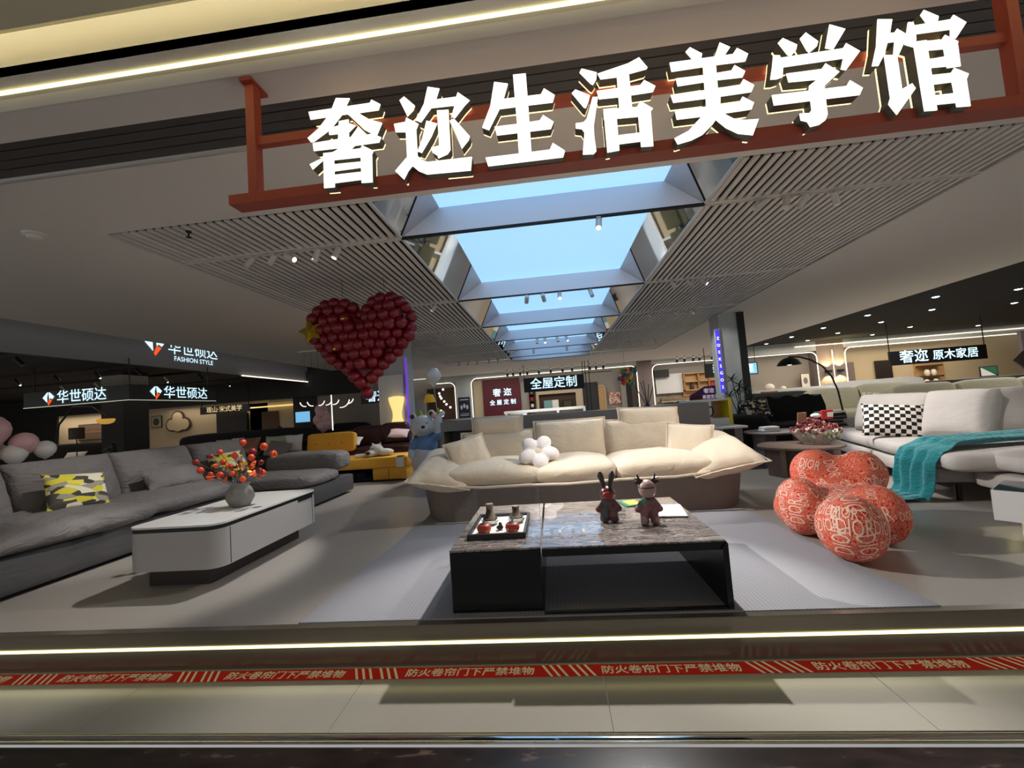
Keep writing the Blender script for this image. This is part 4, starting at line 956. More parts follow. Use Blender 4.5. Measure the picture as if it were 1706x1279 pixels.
# ================================================================== YELLOW SOFA BED WITH DOG, BEHIND THE GREY SOFA
t = thing('sofa_bed', 'mustard yellow sofa bed with tufted back and open storage behind the charcoal sofa', 'sofa bed', (-3.5, 7.1, 0))
def Lt(mb): return W(mb, t)
Lt(MB().rbox(-4.5, -2.42, 6.68, 7.42, 0.22, 0.40, 0.03, 3)).build('mattress', 'yellow_fabric', t)
Lt(MB().rbox(-3.02, -2.44, 6.70, 7.5, 0.03, 0.22, 0.012, 2)).build('storage_box', 'yellow_fabric', t)
Lt(MB().box(-4.5, -3.02, 6.74, 7.5, 0.03, 0.06).box(-4.5, -3.02, 7.3, 7.5, 0.06, 0.22)).build('storage_tray', 'dark_fabric', t)
Lt(MB().box(-2.745, -2.74, 6.695, 6.70, 0.04, 0.21)).build('box_seam', 'dark_brown', t)
b = MB(); b.M = T(-0.58, 0.3, 0.66, 80); b.puff(0.92, 0.36, 0.16, 0.35, 0.25, seed=5, wr=0.006); b.build('tufted_back', 'yellow_fabric', t, angle=70)
b = MB()
for x in (-0.85, -0.6, -0.35): b.ell((x, 0.215, 0.65), (0.014, 0.008, 0.014), 8, 6)
b.build('tuft_buttons', 'tan_leather', t)
for x in (-2.5, -3.0): Lt(MB().cyl((x, 6.76, 0), (x, 6.76, 0.03), 0.025, n=10)).build('foot', 'black', t)
b = MB()
for k in range(6): b.box(-4.2 + 0.17 * k, -4.06 + 0.17 * k, 6.82, 7.1, 0.063, 0.12 + 0.012 * (k % 3))
b.build('stored_bedding', 'dark_navy', None); tag(bpy.data.objects['stored_bedding'], 'dark blue folded bedding in the open storage under the yellow sofa bed', 'bedding')
t = thing('plush_dog', 'white plush dog with a big dark nose lying on the yellow sofa bed', 'soft toy', (-3.06, 6.88, 0.402))
MB().blob([('e', (0.02, 0.06, 0.10), (0.12, 0.13, 0.105)), ('e', (-0.03, -0.08, 0.06), (0.085, 0.08, 0.055)), ('e', (0.16, 0.08, 0.06), (0.16, 0.13, 0.065)), ('c', (-0.1, -0.05, 0.035), 0.035, (-0.28, -0.08, 0.03), 0.035), ('c', (-0.03, 0.08, 0.18), 0.03, (-0.06, 0.08, 0.225), 0.012), ('c', (0.07, 0.08, 0.18), 0.03, (0.1, 0.08, 0.225), 0.012)], 0.013, 4).build('plush_body', 'plush', t, angle=80)
MB().ell((-0.035, -0.155, 0.075), (0.04, 0.018, 0.028)).build('nose', 'dark_brown', t); MB().ell((-0.04, -0.065, 0.14), 0.009, 8, 6).ell((0.01, -0.07, 0.14), 0.009, 8, 6).build('eyes', 'black', t)
t = thing('price_card', 'white price card standing on the corner of the yellow sofa bed', 'card', (-2.53, 6.665, 0.30))
MB().box(-0.065, 0.065, -0.003, 0.0, -0.07, 0.09).build('card_face', 'white', t); MB().box(-0.055, 0.055, 0.0, 0.11, 0.102, 0.106).build('card_clip', 'black', t)

# dark sofa with pillows between the grey sofa and the yellow bed
t = thing('dark_sofa', 'low dark sofa carrying tan green and white pillows behind the charcoal sofa', 'sofa', (-5.5, 7.6, 0))
b = MB(); b.puff(2.0, 0.9, 0.3, 0.3, 0.25, wr=0.005); b.v = [(x, y, z + 0.32) for x, y, z in b.v]; b.build('seat', 'dark_fabric', t)
b = MB(); b.puff(2.0, 0.25, 0.45, 0.3, 0.25, wr=0.005); b.v = [(x, y + 0.4, z + 0.5) for x, y, z in b.v]; b.build('backrest', 'dark_fabric', t)
MB().box(-0.95, 0.95, -0.4, 0.4, 0, 0.18).build('plinth', 'black', t)
for lab, x, m_, rz, wd in (('shiny tan leather pillow on the dark sofa behind the grey one', -5.72, 'tan_leather', -6, 0.5), ('pale sage green pillow on the dark sofa behind the grey one', -5.12, 'sage', 12, 0.46), ('small white pillow next to the sage green one on the dark sofa', -4.80, 'white', 20, 0.3)):
    b = MB(); b.pillow(wd, 0.34, 0.14, seed=int(x * 10), wr=0.006); o = b.build('throw_pillow', m_, None, angle=70); o.matrix_world = T(x, 7.36, 0.70, 68, 0, rz); tag(o, lab, 'pillow')
b = MB(); b.pillow(0.5, 0.3, 0.14, seed=77, wr=0.006); o = b.build('throw_pillow', 'panel_grey', None, angle=70); o.matrix_world = T(-4.95, 7.12, 0.62, 60, 10, -10); tag(o, 'grey pillow slumped in front of the sage green one on the dark sofa', 'pillow')

# ================================================================== BROWN LEATHER SOFA, PAPER LAMP, LIGHT BOARD
t = thing('leather_sofa', 'dark brown leather sofa with puffy cushions beside the left pillar', 'sofa', (-3.25, 8.0, 0))
def P_(name, x, y, z, w_, d, h, m='brown_leather', rx=0, rz=0, seed=0):
    b = MB(); b.M = T(x, y, z, rx, 0, rz); b.puff(w_, d, h, 0.5, 0.4, seed=seed, wr=0.012); return b.build(name, m, t, angle=70)
P_('seat_cushion', 0.05, -0.12, 0.38, 1.5, 0.75, 0.3, seed=1); P_('armrest', -0.85, -0.1, 0.45, 0.32, 0.85, 0.42, seed=2); P_('armrest', 0.9, -0.1, 0.52, 0.5, 0.85, 0.42, seed=3)
P_('back_cushion', -0.42, 0.17, 0.68, 0.72, 0.3, 0.46, seed=4, rx=-12); P_('back_cushion', 0.12, 0.14, 0.72, 0.6, 0.3, 0.44, seed=5, rx=-12)
P_('sofa_base', 0, -0.1, 0.15, 1.9, 0.85, 0.28, seed=6)
for lab, x, y, z, m_ in (('pale pink pillow lying on the brown leather sofa', -2.88, 7.62, 0.74, 'pink'), ('white pillow on the left end of the brown leather sofa', -3.75, 7.5, 0.66, 'white')):
    b = MB(); b.pillow(0.36, 0.28, 0.09, seed=int(x * 9), wr=0.005); o = b.build('throw_pillow', m_, None, angle=70); o.matrix_world = T(x, y, z, 28, 5, 8); tag(o, lab, 'pillow')
t = thing('paper_lamp', 'tall wavy yellow paper floor lamp glowing in front of the left pillar', 'lamp', (-3.16, 8.33, 0))
prof = [(0.0, 0.02), (0.10, 0.02)] + [(0.125 + 0.035 * math.sin(z * 9.2 + 0.9), z) for z in [0.05 + 0.0467 * k for k in range(31)]] + [(0.08, 1.47), (0, 1.47)]
MB().lathe(prof, n=28).build('paper_shade', 'lamp_glow', t); MB().lathe([(0.13, 0), (0.13, 0.02), (0, 0.02)]).build('lamp_base', 'wood_dark', t)
t = thing('light_board', 'pale grey display board leaning beside the left pillar behind the paper lamp', 'board', (-3.45, 8.38, 0))
MB().box(-0.1, 0.42, 0.0, 0.04, 0.03, 1.92).build('board_panel', 'bear_grey', t); MB().box(-0.1, -0.09, -0.006, 0.0, 0.03, 1.92).build('board_edge', 'white', t); MB().box(-0.08, 0.4, -0.05, 0.09, 0, 0.03).build('board_foot', 'black', t)

# ================================================================== GLOWING STRIP SIGNS ON THE PILLARS
t = thing('strip_sign', 'narrow purple glowing strip sign on the left pillar', 'sign', (-2.995, 8.49, 0.7))
MB().box(0, 0.035, -0.02, 0, -0.2, 1.58).build('strip_face', 'purple', t, smooth=False); MB().box(-0.006, 0.041, 0.0, 0.03, -0.2, 1.58).build('strip_case', 'spot_white', t, smooth=False)
t = thing('strip_sign', 'narrow blue violet glowing strip sign with white characters on the right pillar', 'sign', (3.565, 8.98, 0.7))
MB().box(-0.04, 0.03, -0.02, 0, 0.35, 1.66).build('strip_face', 'violet', t, smooth=False); MB().box(-0.05, 0.06, 0.0, 0.04, 0.35, 1.68).build('strip_case', 'spot_white', t, smooth=False)
b = MB()
for k, ch in enumerate('ZOEKSGO2'): b.text(ch, T(-0.005, -0.022, 1.48 - 0.145 * k, 90), 0.085, 0.002)
b.build('strip_writing', 'text_white', t, smooth=False)

# ================================================================== GREY COUNTER BEHIND THE CREAM SOFA
t = thing('counter', 'long grey panelled counter behind the cream sofa', 'counter', (0.24, 5.6, 0))
Lt = lambda mb: W(mb, t)
Lt(MB().rbox(-1.0, 1.28, 5.5, 5.62, 0, 0.945, 0.01, 1)).build('back_panel', 'panel_grey', t)
Lt(MB().rbox(1.28, 1.97, 5.42, 5.60, 0, 0.955, 0.012, 1)).build('end_panel', 'panel_grey', t)
Lt(MB().box(-1.5, -1.0, 5.5, 6.0, 0.80, 0.925).box(-1.5, -1.46, 5.5, 6.0, 0, 0.80).box(-1.46, -1.0, 5.96, 6.0, 0, 0.8).box(-1.46, -1.0, 5.5, 5.98, 0.40, 0.63)).build('open_shelf', 'panel_grey', t, smooth=False)
Lt(MB().box(-1.5, 1.97, 5.62, 6.0, 0.86, 0.925)).build('counter_top', 'panel_grey', t, smooth=False)
Lt(MB().tube([(1.975, 5.5, 0.88), (2.03, 5.5, 0.88), (2.04, 5.5, 0.82), (2.02, 5.5, 0.77), (1.975, 5.5, 0.76)], 0.012, 8)).build('pull_handle', 'black', t)

# ================================================================== SIDE TABLE, WOODEN TABLES, FLOWER BASKET
t = thing('side_table', 'small pale side table with a square top to the right of the cream sofa', 'side table', (2.36, 6.15, 0))
MB().rbox(-0.26, 0.26, -0.25, 0.25, 0.555, 0.585, 0.006, 1).build('table_top', 'spot_white', t)
for x in (-0.17, 0.1): MB().box(x, x + 0.1, -0.2, 0.2, 0, 0.555).build('leg', 'panel_grey', t, smooth=False)
t = thing('wood_table', 'low round brown table with thick slab legs behind the red chair', 'coffee table', (2.98, 5.42, 0))
MB().lathe([(0, 0.325), (0.44, 0.325), (0.455, 0.335), (0.455, 0.352), (0.44, 0.36), (0, 0.36)], n=40).build('table_top', 'table_brown', t)
for a, r_ in ((195, 0.34), (310, 0.34), (70, 0.34)):
    b = MB(); b.M = T(r_ * math.cos(R(a)), r_ * math.sin(R(a)), 0, 0, 0, a); b.rbox(-0.04, 0.04, -0.11, 0.11, 0, 0.325, 0.012, 2).build('leg', 'table_brown', t)
t = thing('round_table', 'smaller grey round table overlapping the brown one at its back', 'coffee table', (3.05, 6.12, 0))
MB().lathe([(0, 0.445), (0.36, 0.445), (0.375, 0.455), (0.375, 0.468), (0.36, 0.475), (0, 0.475)], n=40).build('table_top', 'panel_grey', t)
for a in (200, 320, 80):
    b = MB(); b.M = T(0.26 * math.cos(R(a)), 0.26 * math.sin(R(a)), 0, 0, 0, a); b.rbox(-0.03, 0.03, -0.09, 0.09, 0, 0.445, 0.01, 2).build('leg', 'panel_grey', t)
t = thing('towel', 'folded grey striped towel on the smaller round table', 'towel', (2.93, 6.0, 0.475))
for k in range(2):
    b = MB(); b.M = T(0, 0, 0.02 + 0.033 * k); b.puff(0.24 - 0.03 * k, 0.18, 0.042, 0.4, 0.3, wr=0.004, seed=k); b.build('fold', 'bear_pants', t, angle=70)
t = thing('gift_basket', 'basket of dried flowers and small gift cards wrapped in white tulle on the brown table', 'flower basket', (3.16, 5.40, 0.36))
rg = random.Random(3)
b = MB()
b.grid(lambda u, v: ((0.13 + 0.13 * v + 0.012 * math.sin(u * 40 * PI)) * math.cos(2 * PI * u), (0.13 + 0.13 * v + 0.012 * math.sin(u * 40 * PI)) * math.sin(2 * PI * u), 0.01 + 0.15 * v + 0.02 * math.sin(u * 22 * PI) * v), 80, 5)
b.lathe([(0.13, 0.0), (0.13, 0.02), (0, 0.02)]); b.build('tulle_wrap', 'tulle', t, angle=80)
b = MB()
for k in range(90):
    a = rg.uniform(0, 6.28); r_ = 0.25 * math.sqrt(rg.random()); z = 0.13 + 0.14 * (1 - (r_ / 0.26) ** 2) + rg.uniform(-0.02, 0.03)
    b.ell((r_ * math.cos(a), r_ * math.sin(a), z), rg.uniform(0.012, 0.03), 7, 5)
o = b.build('dried_flowers', 'bouquet_mix', t); o['kind'] = 'stuff'
b = MB()
for k in range(14):
    a = rg.uniform(-2.6, -0.3); b.ell((0.23 * math.cos(a), 0.23 * math.sin(a), rg.uniform(0.06, 0.16)), rg.uniform(0.02, 0.035), 8, 6)
o = b.build('cream_blossoms', 'sage', t); o['kind'] = 'stuff'
for (x, z, m_, w_) in ((-0.14, 0.33, 'tan_leather', 0.1), (0.15, 0.34, 'red', 0.12)):
    b = MB(); b.M = T(x, -0.02, z, 10, 0, 6 if x < 0 else -6); b.box(-w_ / 2, w_ / 2, -0.012, 0.012, -0.06, 0.05).build('gift_card', m_, t, smooth=False)
b = MB(); b.M = T(0.17, -0.04, 0.34, 10, 0, -6); b.box(-0.03, 0.035, -0.004, 0.0, -0.035, 0.025).build('card_picture', 'paper', t, smooth=False)
MB().ell((0.02, -0.02, 0.33), (0.055, 0.05, 0.03)).build('white_puff', 'fluff_white', t)

# ================================================================== GREY SECTIONAL SOFA ON THE RIGHT
t = thing('sectional_sofa', 'light grey sectional sofa with tall cushions on the right side of the showroom', 'sofa', (3.25, 4.0, 0))
SM = T(0.02, 0.05, 0, 0, 0, -17.5)
def Q(name, x, y, z, w_, d, h, m='grey_fabric', kind='puff', rx=0, ry=0, rz=0, seed=0, S_=None, **k):
    b = MB(); b.M = (S_ or Matrix()) @ T(x, y, z, rx, ry, rz)
    if kind == 'puff': b.puff(w_, d, h, k.get('e1', 0.3), k.get('e2', 0.2), seed=seed, wr=k.get('wr', 0.006), nu=56, crown=k.get('crown', 0.0))
    else: b.pillow(w_, d, h, seed=seed, wr=k.get('wr', 0.006), pin=0.02, ex=0.3, n=22)
    return b.build(name, m, t, angle=70)
Q('seat_base', 0.52, 1.35, 0.195, 1.04, 2.8, 0.15, e1=0.2, e2=0.12, S_=SM)
Q('seat_cushion', 0.52, 0.05, 0.345, 1.06, 0.9, 0.17, e1=0.45, e2=0.16, seed=1, S_=SM); Q('seat_cushion', 0.52, 1.62, 0.345, 1.06, 2.2, 0.17, e1=0.45, e2=0.16, seed=2, S_=SM)
Q('chaise_base', 0.98, -0.74, 0.195, 1.62, 1.30, 0.15, e1=0.25, e2=0.22)
Q('chaise_cushion', 0.98, -0.74, 0.355, 1.68, 1.36, 0.20, e1=0.5, e2=0.25, seed=3)
Q('back_frame', 1.12, 1.3, 0.36, 0.24, 2.8, 0.5, e1=0.2, e2=0.15, S_=SM)
Q('back_frame', 1.5, 0.72, 0.36, 1.6, 0.24, 0.5, e1=0.2, e2=0.15)
Q('armrest', 0.52, 2.82, 0.34, 1.1, 0.26, 0.42, e1=0.25, e2=0.2, S_=SM)
Q('back_cushion', 0.86, 1.42, 0.655, 0.98, 0.48, 0.32, kind='pillow', rx=70, rz=-83, seed=10)
Q('back_cushion', 0.80, 0.56, 0.665, 0.56, 0.50, 0.32, kind='pillow', rx=70, rz=-74, seed=11)
Q('back_cushion', 1.36, 0.42, 0.66, 1.0, 0.50, 0.32, kind='pillow', rx=72, rz=-8, seed=12)
for (x, y) in ((0.12, -1.2), (0.12, -0.1), (0.5, 1.3), (0.9, 2.6), (1.5, -1.2)): MB().cyl((x, y, 0), (x, y, 0.13), 0.022, n=8).build('leg', 'black', t)
loose('throw_pillow', 'black and white checkerboard pillow on the light grey sectional sofa', 'pillow', frame((3.80, 5.05, 0.60), (0.80, -0.55, -0.10), (0.24, 0.30, 0.80)), 'checker', w_=0.56, d=0.40, h=0.17, seed=51, wr=0.008, n=22)
# teal throw: over the seat, down the front edge and onto the floor
th = thing('throw_blanket', 'teal knitted throw draped over the grey sectional and trailing onto the floor', 'blanket', (3.25, 4.05, 0), -4)
def drape(u, v):
    # u across the width, v along the length from the cushion back to the floor
    path = [(1.35, 0.485), (0.9, 0.482), (0.45, 0.478), (0.12, 0.468), (0.0, 0.42), (-0.05, 0.33), (-0.06, 0.22), (-0.07, 0.10), (-0.10, 0.022), (-0.22, 0.012), (-0.36, 0.012)]
    f = v * (len(path) - 1); i = min(int(f), len(path) - 2); a = f - i
    x = path[i][0] * (1 - a) + path[i + 1][0] * a; z = path[i][1] * (1 - a) + path[i + 1][1] * a
    wd = 0.34 + 0.12 * v + 0.06 * math.sin(v * 5)
    y = 0.0 - 0.06 * (1 - v) + (u - 0.5) * wd
    amp = 0.028 if v < 0.92 else 0.012
    fold = amp * (math.sin(u * 21 + 3 * v + 2 * noise.noise(Vector((u * 4, v * 5, 0)))) + 0.6 * noise.noise(Vector((u * 9, v * 7, 3))))
    if f < 3.5: return (x, y, z + 0.022 + fold * 0.7)
    if f > 8: return (x + fold, y + 0.05 * noise.noise(Vector((u * 7, v * 9, 5))), max(z + 0.006 + abs(fold) * 0.6, 0.006))
    return (x - 0.03 + fold * 0.9 - 0.02, y, z)
b = MB(); b.grid(drape, 48, 60)
o = b.build('blanket_cloth', 'teal', th, angle=80); b = MB()
for k in range(18):
    p = Vector(drape((k + 0.5) / 18, 1.0)); b.tube([p, p + Vector((-0.05, 0.02 * math.sin(k * 2.1), 0.0)), p + Vector((-0.10, 0.05 * math.sin(k * 1.7), -0.004))], 0.004, 5)
b.build('fringe', 'teal', th)
md = o.modifiers.new('thick', 'SOLIDIFY'); md.thickness = 0.008; md.offset = 1
t = thing('white_table', 'low white table with a dark glass top and a glowing underside at the right edge', 'coffee table', (2.80, 3.02, 0), -52)
MB().prism([(0, 0), (0.42, 0), (0.42, 0.37), (0, 0.37)], 'z', 0.10, 0.292).build('table_body', 'white_gloss', t, smooth=False)
MB().box(0.012, 0.408, 0.012, 0.358, 0.292, 0.30).build('glass_top', 'dark_glass', t, smooth=False)
MB().box(0.1, 0.34, 0.1, 0.29, 0.0, 0.10).build('plinth', 'white', t, smooth=False)
MB().box(0.04, 0.05, 0.05, 0.32, 0.092, 0.0995).box(0.05, 0.40, 0.04, 0.05, 0.092, 0.0995).build('light_line', 'led_yellow', t, smooth=False)

# ================================================================== BLACK SOFA, ARC LAMP, MAGAZINE STAND
t = thing('black_sofa', 'black velvet sofa with a wavy back behind the side table', 'sofa', (3.75, 7.7, 0))
def B_(name, x, y, z, w_, d, h, seed=0, rx=0): 
    b = MB(); b.M = T(x, y, z, rx); b.puff(w_, d, h, 0.35, 0.25, seed=seed, wr=0.01, nu=48); b.build(name, 'black_velvet', t, angle=70)
B_('seat', -0.05, -0.05, 0.32, 2.1, 0.95, 0.3, 1); B_('chaise_end', -0.68, -0.1, 0.40, 0.95, 1.0, 0.50, 2); B_('base', 0, 0, 0.14, 2.1, 0.9, 0.24, 5)
b = MB(); pr = [(-0.35, 0.3)] + [(-0.3 + 1.3 * k / 24, 0.84 + 0.025 * math.sin(k * 1.05) + 0.06 * min(1, k / 6)) for k in range(25)] + [(1.06, 0.7), (1.06, 0.3)]
b.prism(pr, 'y', 0.12, 0.40).build('scalloped_back', 'black_velvet', t, angle=50)
loose('throw_pillow', 'dark pillow with white flower print on the black sofa', 'pillow', frame((3.43, 7.42, 0.74), (0.95, 0.1, 0.22), (0.22, 0.35, 0.75)), 'floral_dark', w_=0.46, d=0.34, h=0.14, seed=52, wr=0.004)
t = thing('arc_lamp', 'black arched floor lamp with a dome shade above the black sofa', 'lamp', (4.70, 7.2, 0))
MB().lathe([(0.16, 0), (0.16, 0.03), (0.03, 0.04), (0, 0.04)]).build('lamp_base', 'black_metal', t)
MB().tube([(0, 0, 0.03), (-0.02, 0, 0.6), (-0.06, 0, 0.95), (-0.13, 0, 1.18), (-0.25, 0, 1.36), (-0.42, 0, 1.48), (-0.60, 0, 1.545), (-0.76, 0, 1.555)], 0.013, 8).build('arm', 'black_metal', t)
b = MB(); b.lathe([(0.005, 0.13), (0.06, 0.12), (0.12, 0.085), (0.165, 0.03), (0.18, 0), (0.17, 0), (0.15, 0.03), (0.0, 0.05)], (-0.76, 0, 1.42), 28).build('dome_shade', 'black_metal', t); MB().ell((-0.79, -0.06, 1.43), (0.04, 0.03, 0.02)).build('bulb', 'bulb_soft', t)
t = thing('magazine_stand', 'dark slanted magazine stand beside the arm of the grey sectional', 'magazine stand', (4.17, 6.62, 0))
b = MB(); b.M = T(0, 0, 0, 0, 0, -4); b.box(-0.13, 0.13, -0.02, 0.25, 0, 0.43).build('stand_box', 'grey_fabric', t)
b = MB(); b.M = T(0, -0.03, 0.53, -14, 0, -4); b.box(-0.15, 0.15, -0.01, 0.01, -0.10, 0.10).build('slanted_panel', 'black_metal', t)
b = MB(); b.M = T(0, -0.05, 0.53, -14, 0, -4)
for k in range(3): b.box(-0.13, 0.13, -0.004, 0.004, -0.06 + 0.05 * k, -0.045 + 0.05 * k)
b.build('panel_slat', 'panel_grey', t); MB().box(-0.16, 0.16, -0.02, 0.2, 0.635, 0.655).build('stand_top', 'white', t)

# ================================================================== BACK SHOP: MAROON WALL, SHELVES, SIGNS, DESK
def panel(name, label, cat, x0, x1, y0, y1, z0, z1, m, parent=None):
    o = MB().box(x0, x1, y0, y1, z0, z1).build(name, m, parent, smooth=False)
    if parent is None: tag(o, label, cat)
    return o
t = thing('feature_wall', 'dark maroon wall panel with glowing blue white characters in the back opening', 'wall panel', (-2.2, 18.8, 0))
MB().box(-0.85, 0.85, 0, 0.06, 0, 2.42).build('maroon_panel', 'maroon', t, smooth=False)
b = MB(); b.text('奢 迩', T(0.04, -0.012, 1.78, 90), 0.38, 0.003); b.text('全 屋 定 制', T(0.04, -0.012, 1.34, 90), 0.25, 0.002); b.build('panel_writing', 'text_blue', t, smooth=False)
panel('wall_panel', 'narrow beige panel left of the maroon wall', 'wall panel', -3.5, -3.07, 18.9, 18.96, 0, 2.42, 'wall_beige')
panel('wall_panel', 'plain grey panel between the maroon wall and the niche unit', 'wall panel', -1.33, -0.95, 18.9, 18.98, 0, 2.2, 'wall_greige')
t = thing('display_shelf', 'narrow tall shelf with red ornaments beside the maroon wall', 'shelf', (-0.83, 18.85, 0))
MB().box(-0.12, 0.12, 0.1, 0.12, 0, 2.1).box(-0.13, -0.11, -0.1, 0.12, 0, 2.1).box(0.11, 0.13, -0.1, 0.12, 0, 2.1).build('shelf_frame', 'wood_dark', t, smooth=False)
for z in (0.7, 1.0, 1.3, 1.6, 1.9): MB().box(-0.11, 0.11, -0.1, 0.1, z, z + 0.02).build('shelf_board', 'wood_dark', t, smooth=False)
for z, m_, lab in ((1.32, 'red', 'red ornament on the middle board of the narrow shelf'), (1.02, 'white', 'white pot on a lower board of the narrow shelf'), (1.62, 'panel_grey', 'grey ornament on the upper board of the narrow shelf')):
    o = MB().lathe([(0.06, 0), (0.085, 0.05), (0.07, 0.13), (0.03, 0.16), (0, 0.16)], n=12).build('ornament', m_, None); o.location = (-0.83, 18.84, z); tag(o, lab, 'ornament')
t = thing('niche_unit', 'beige wall unit with a long dark niche under the lit characters', 'wall unit', (0.4, 18.85, 0))
MB().box(-1.05, 1.05, 0, 0.2, 1.56, 2.2).box(-1.05, -0.92, 0, 0.2, 0, 1.56).box(0.74, 1.05, 0, 0.2, 0, 1.56).box(-0.92, 0.74, 0, 0.2, 0, 0.82).build('unit_body', 'wall_beige', t, smooth=False)
MB().box(-0.92, 0.74, 0.17, 0.2, 0.82, 1.56).build('niche_back', 'wood_dark', t, smooth=False)
t = thing('picture', 'pale teal and cream abstract picture standing in the dark niche', 'picture', (0.02, 18.88, 0.822))
MB().box(-0.33, 0.05, 0, 0.03, 0, 0.46).build('picture_panel', 'screen_teal', t, smooth=False); MB().box(0.05, 0.33, 0, 0.03, 0, 0.46).build('picture_panel', 'paper', t, smooth=False)
t = thing('picture', 'small dark framed picture at the right of the niche', 'picture', (0.75, 18.88, 0.822))
MB().box(-0.22, 0.22, 0.02, 0.04, 0, 0.42).build('picture_frame', 'black', t, smooth=False); MB().box(-0.18, 0.18, 0.012, 0.02, 0.04, 0.38).build('picture_panel', 'olive', t, smooth=False)
def hang_sign(label, x0, x1, y, z0, z1, body, size, ztop, m='text_blue', frame_=True, bold=0.004, extra=None):
    t = thing('lit_sign', label, 'sign', ((x0 + x1) / 2, y, z0)); hw = (x1 - x0) / 2; h = z1 - z0
    MB().box(-hw, hw, 0, 0.06, 0, h).build('sign_panel', 'sign_black', t, smooth=False)
    b = MB()
    for bd, dx, dz, sz in (body if isinstance(body, list) else [(body, 0, h / 2, size)]): b.text(bd, T(dx, -0.008, dz, 90), sz, bold)
    b.build('sign_writing', m, t, smooth=False)
    for x in (-hw + 0.03, hw - 0.03): MB().tube([(x, 0.03, h), (x, 0.03, ztop - z0)], 0.015, 6).build('hanger', 'black_metal', t)
    return t
hang_sign('dark hanging sign with four large blue white characters in front of the niche unit', -1.0, 1.35, 16.3, 1.62, 2.18, '全屋定制', 0.46, 2.69)
panel('dark_door', 'dark grey doorway right of the niche unit', 'door', 1.5, 2.15, 18.9, 18.98, 0, 1.95, 'fascia_dark')
t = thing('wood_door', 'light wooden door frame glowing warm behind the black rails', 'door', (2.3, 18.9, 0))
MB().box(-0.14, 0.14, 0.02, 0.06, 0, 1.75).build('door_leaf', 'wood_light', t, smooth=False); MB().box(-0.18, -0.14, 0, 0.06, 0, 1.8).box(0.14, 0.18, 0, 0.06, 0, 1.8).box(-0.18, 0.18, 0, 0.06, 1.75, 1.8).build('door_frame', 'wall_warm', t, smooth=False)
t = thing('picture', 'square red and cream patterned picture on the back wall right of the door', 'picture', (2.88, 19.05, 0.92))
MB().box(-0.26, 0.26, 0, 0.03, 0, 0.5).build('picture_panel', 'bouquet_print', t, smooth=False); MB().box(-0.28, 0.28, 0.03, 0.04, -0.02, 0.52).build('picture_frame', 'wood_light', t, smooth=False)
panel('tall_panel', 'tall dark narrow panel at the right end of the back opening', 'wall panel', 3.4, 3.6, 18.85, 18.95, 0, 2.2, 'fascia_dark')
panel('tall_panel', 'tall pale panel beside the patterned picture in the back opening', 'wall panel', 3.15, 3.38, 18.88, 18.95, 0, 2.3, 'wall_greige')
t = thing('clothes_rail', 'thin black upright rails standing right of the lit characters', 'rail', (1.42, 16.3, 0))
for x in (0, 0.14): MB().tube([(x, 0, 0), (x, 0, 2.69)], 0.016, 6).build('rail_post', 'black_metal', t)
MB().tube([(-0.05, 0, 2.2), (1.0, 0, 2.2)], 0.014, 6).build('cross_rail', 'black_metal', t)
for k, x in enumerate((-1.75, -1.5, -1.2, -0.9, -0.4, 0.1, 0.6, 1.0, 1.75, 2.0, 2.3, 5.3, 5.6, 5.95, 6.2, 6.7, 7.1)):
    t = thing('track_spotlight', 'small black spotlight in the row at the top of the back shop openings', 'spotlight', (x, 17.6, 2.69), 0, 'black spotlights along the back shop')
    MB().cyl((0, 0, 0), (0, 0, -0.12), 0.012, n=8).build('stem', 'black_metal', t); MB().cyl((0, -0.02, -0.11), (0, 0.06, -0.25), 0.05, n=12).build('barrel', 'black_metal', t)
t = thing('reception_desk', 'long white reception desk with two grey chairs pushed in at the back', 'desk', (-0.2, 9.3, 0))
MB().box(-0.86, 0.95, 0, 0.6, 0.93, 0.985).build('desk_top', 'white', t, smooth=False)
for x in (-0.84, 0.32, 0.9): MB().box(x, x + 0.05, 0, 0.58, 0, 0.93).build('desk_leg', 'white', t, smooth=False)
MB().box(-0.84, 0.9, 0.5, 0.55, 0.3, 0.93).build('desk_back', 'wall_warm', t, smooth=False)
for k, (x, wd, m_) in enumerate(((-0.70, 0.36, 'bear_pants'), (-0.12, 0.46, 'olive'), (0.42, 0.46, 'olive'))):
    t = thing('desk_chair', ('pale grey', 'middle olive', 'right olive')[k] + ' low backed chair in front of the white reception desk', 'chair', (x, 8.85, 0))
    b = MB(); b.rbox(-wd / 2, wd / 2, -0.03, 0.03, 0.62, 0.93, 0.025, 3).build('backrest', m_, t)
    MB().rbox(-wd / 2, wd / 2, 0.0, 0.42, 0.44, 0.5, 0.02, 2).build('seat', m_, t)
    for sx in (-1, 1):
        for y in (0.03, 0.38): MB().cyl((sx * (wd / 2 - 0.03), y, 0), (sx * (wd / 2 - 0.03), y, 0.45), 0.012, n=8).build('leg', 'black_metal', t)
t = thing('balloon_bunch', 'bunch of small multicoloured balloons hanging in the back opening', 'balloons', (2.62, 14.6, 1.82))
rc = random.Random(4); cols = [mat('balloon_c%d' % k, c, 0.35) for k, c in enumerate(((220, 140, 40), (40, 110, 160), (200, 60, 50), (60, 140, 80), (120, 80, 150), (210, 190, 60)))]
bb = MB().lathe([(0.003, -0.11), (0.03, -0.085), (0.075, -0.03), (0.085, 0.02), (0.06, 0.065), (0.0, 0.085)], n=12).build('balloon', cols[0], t, angle=80); bb.location = (0, 0, 0)
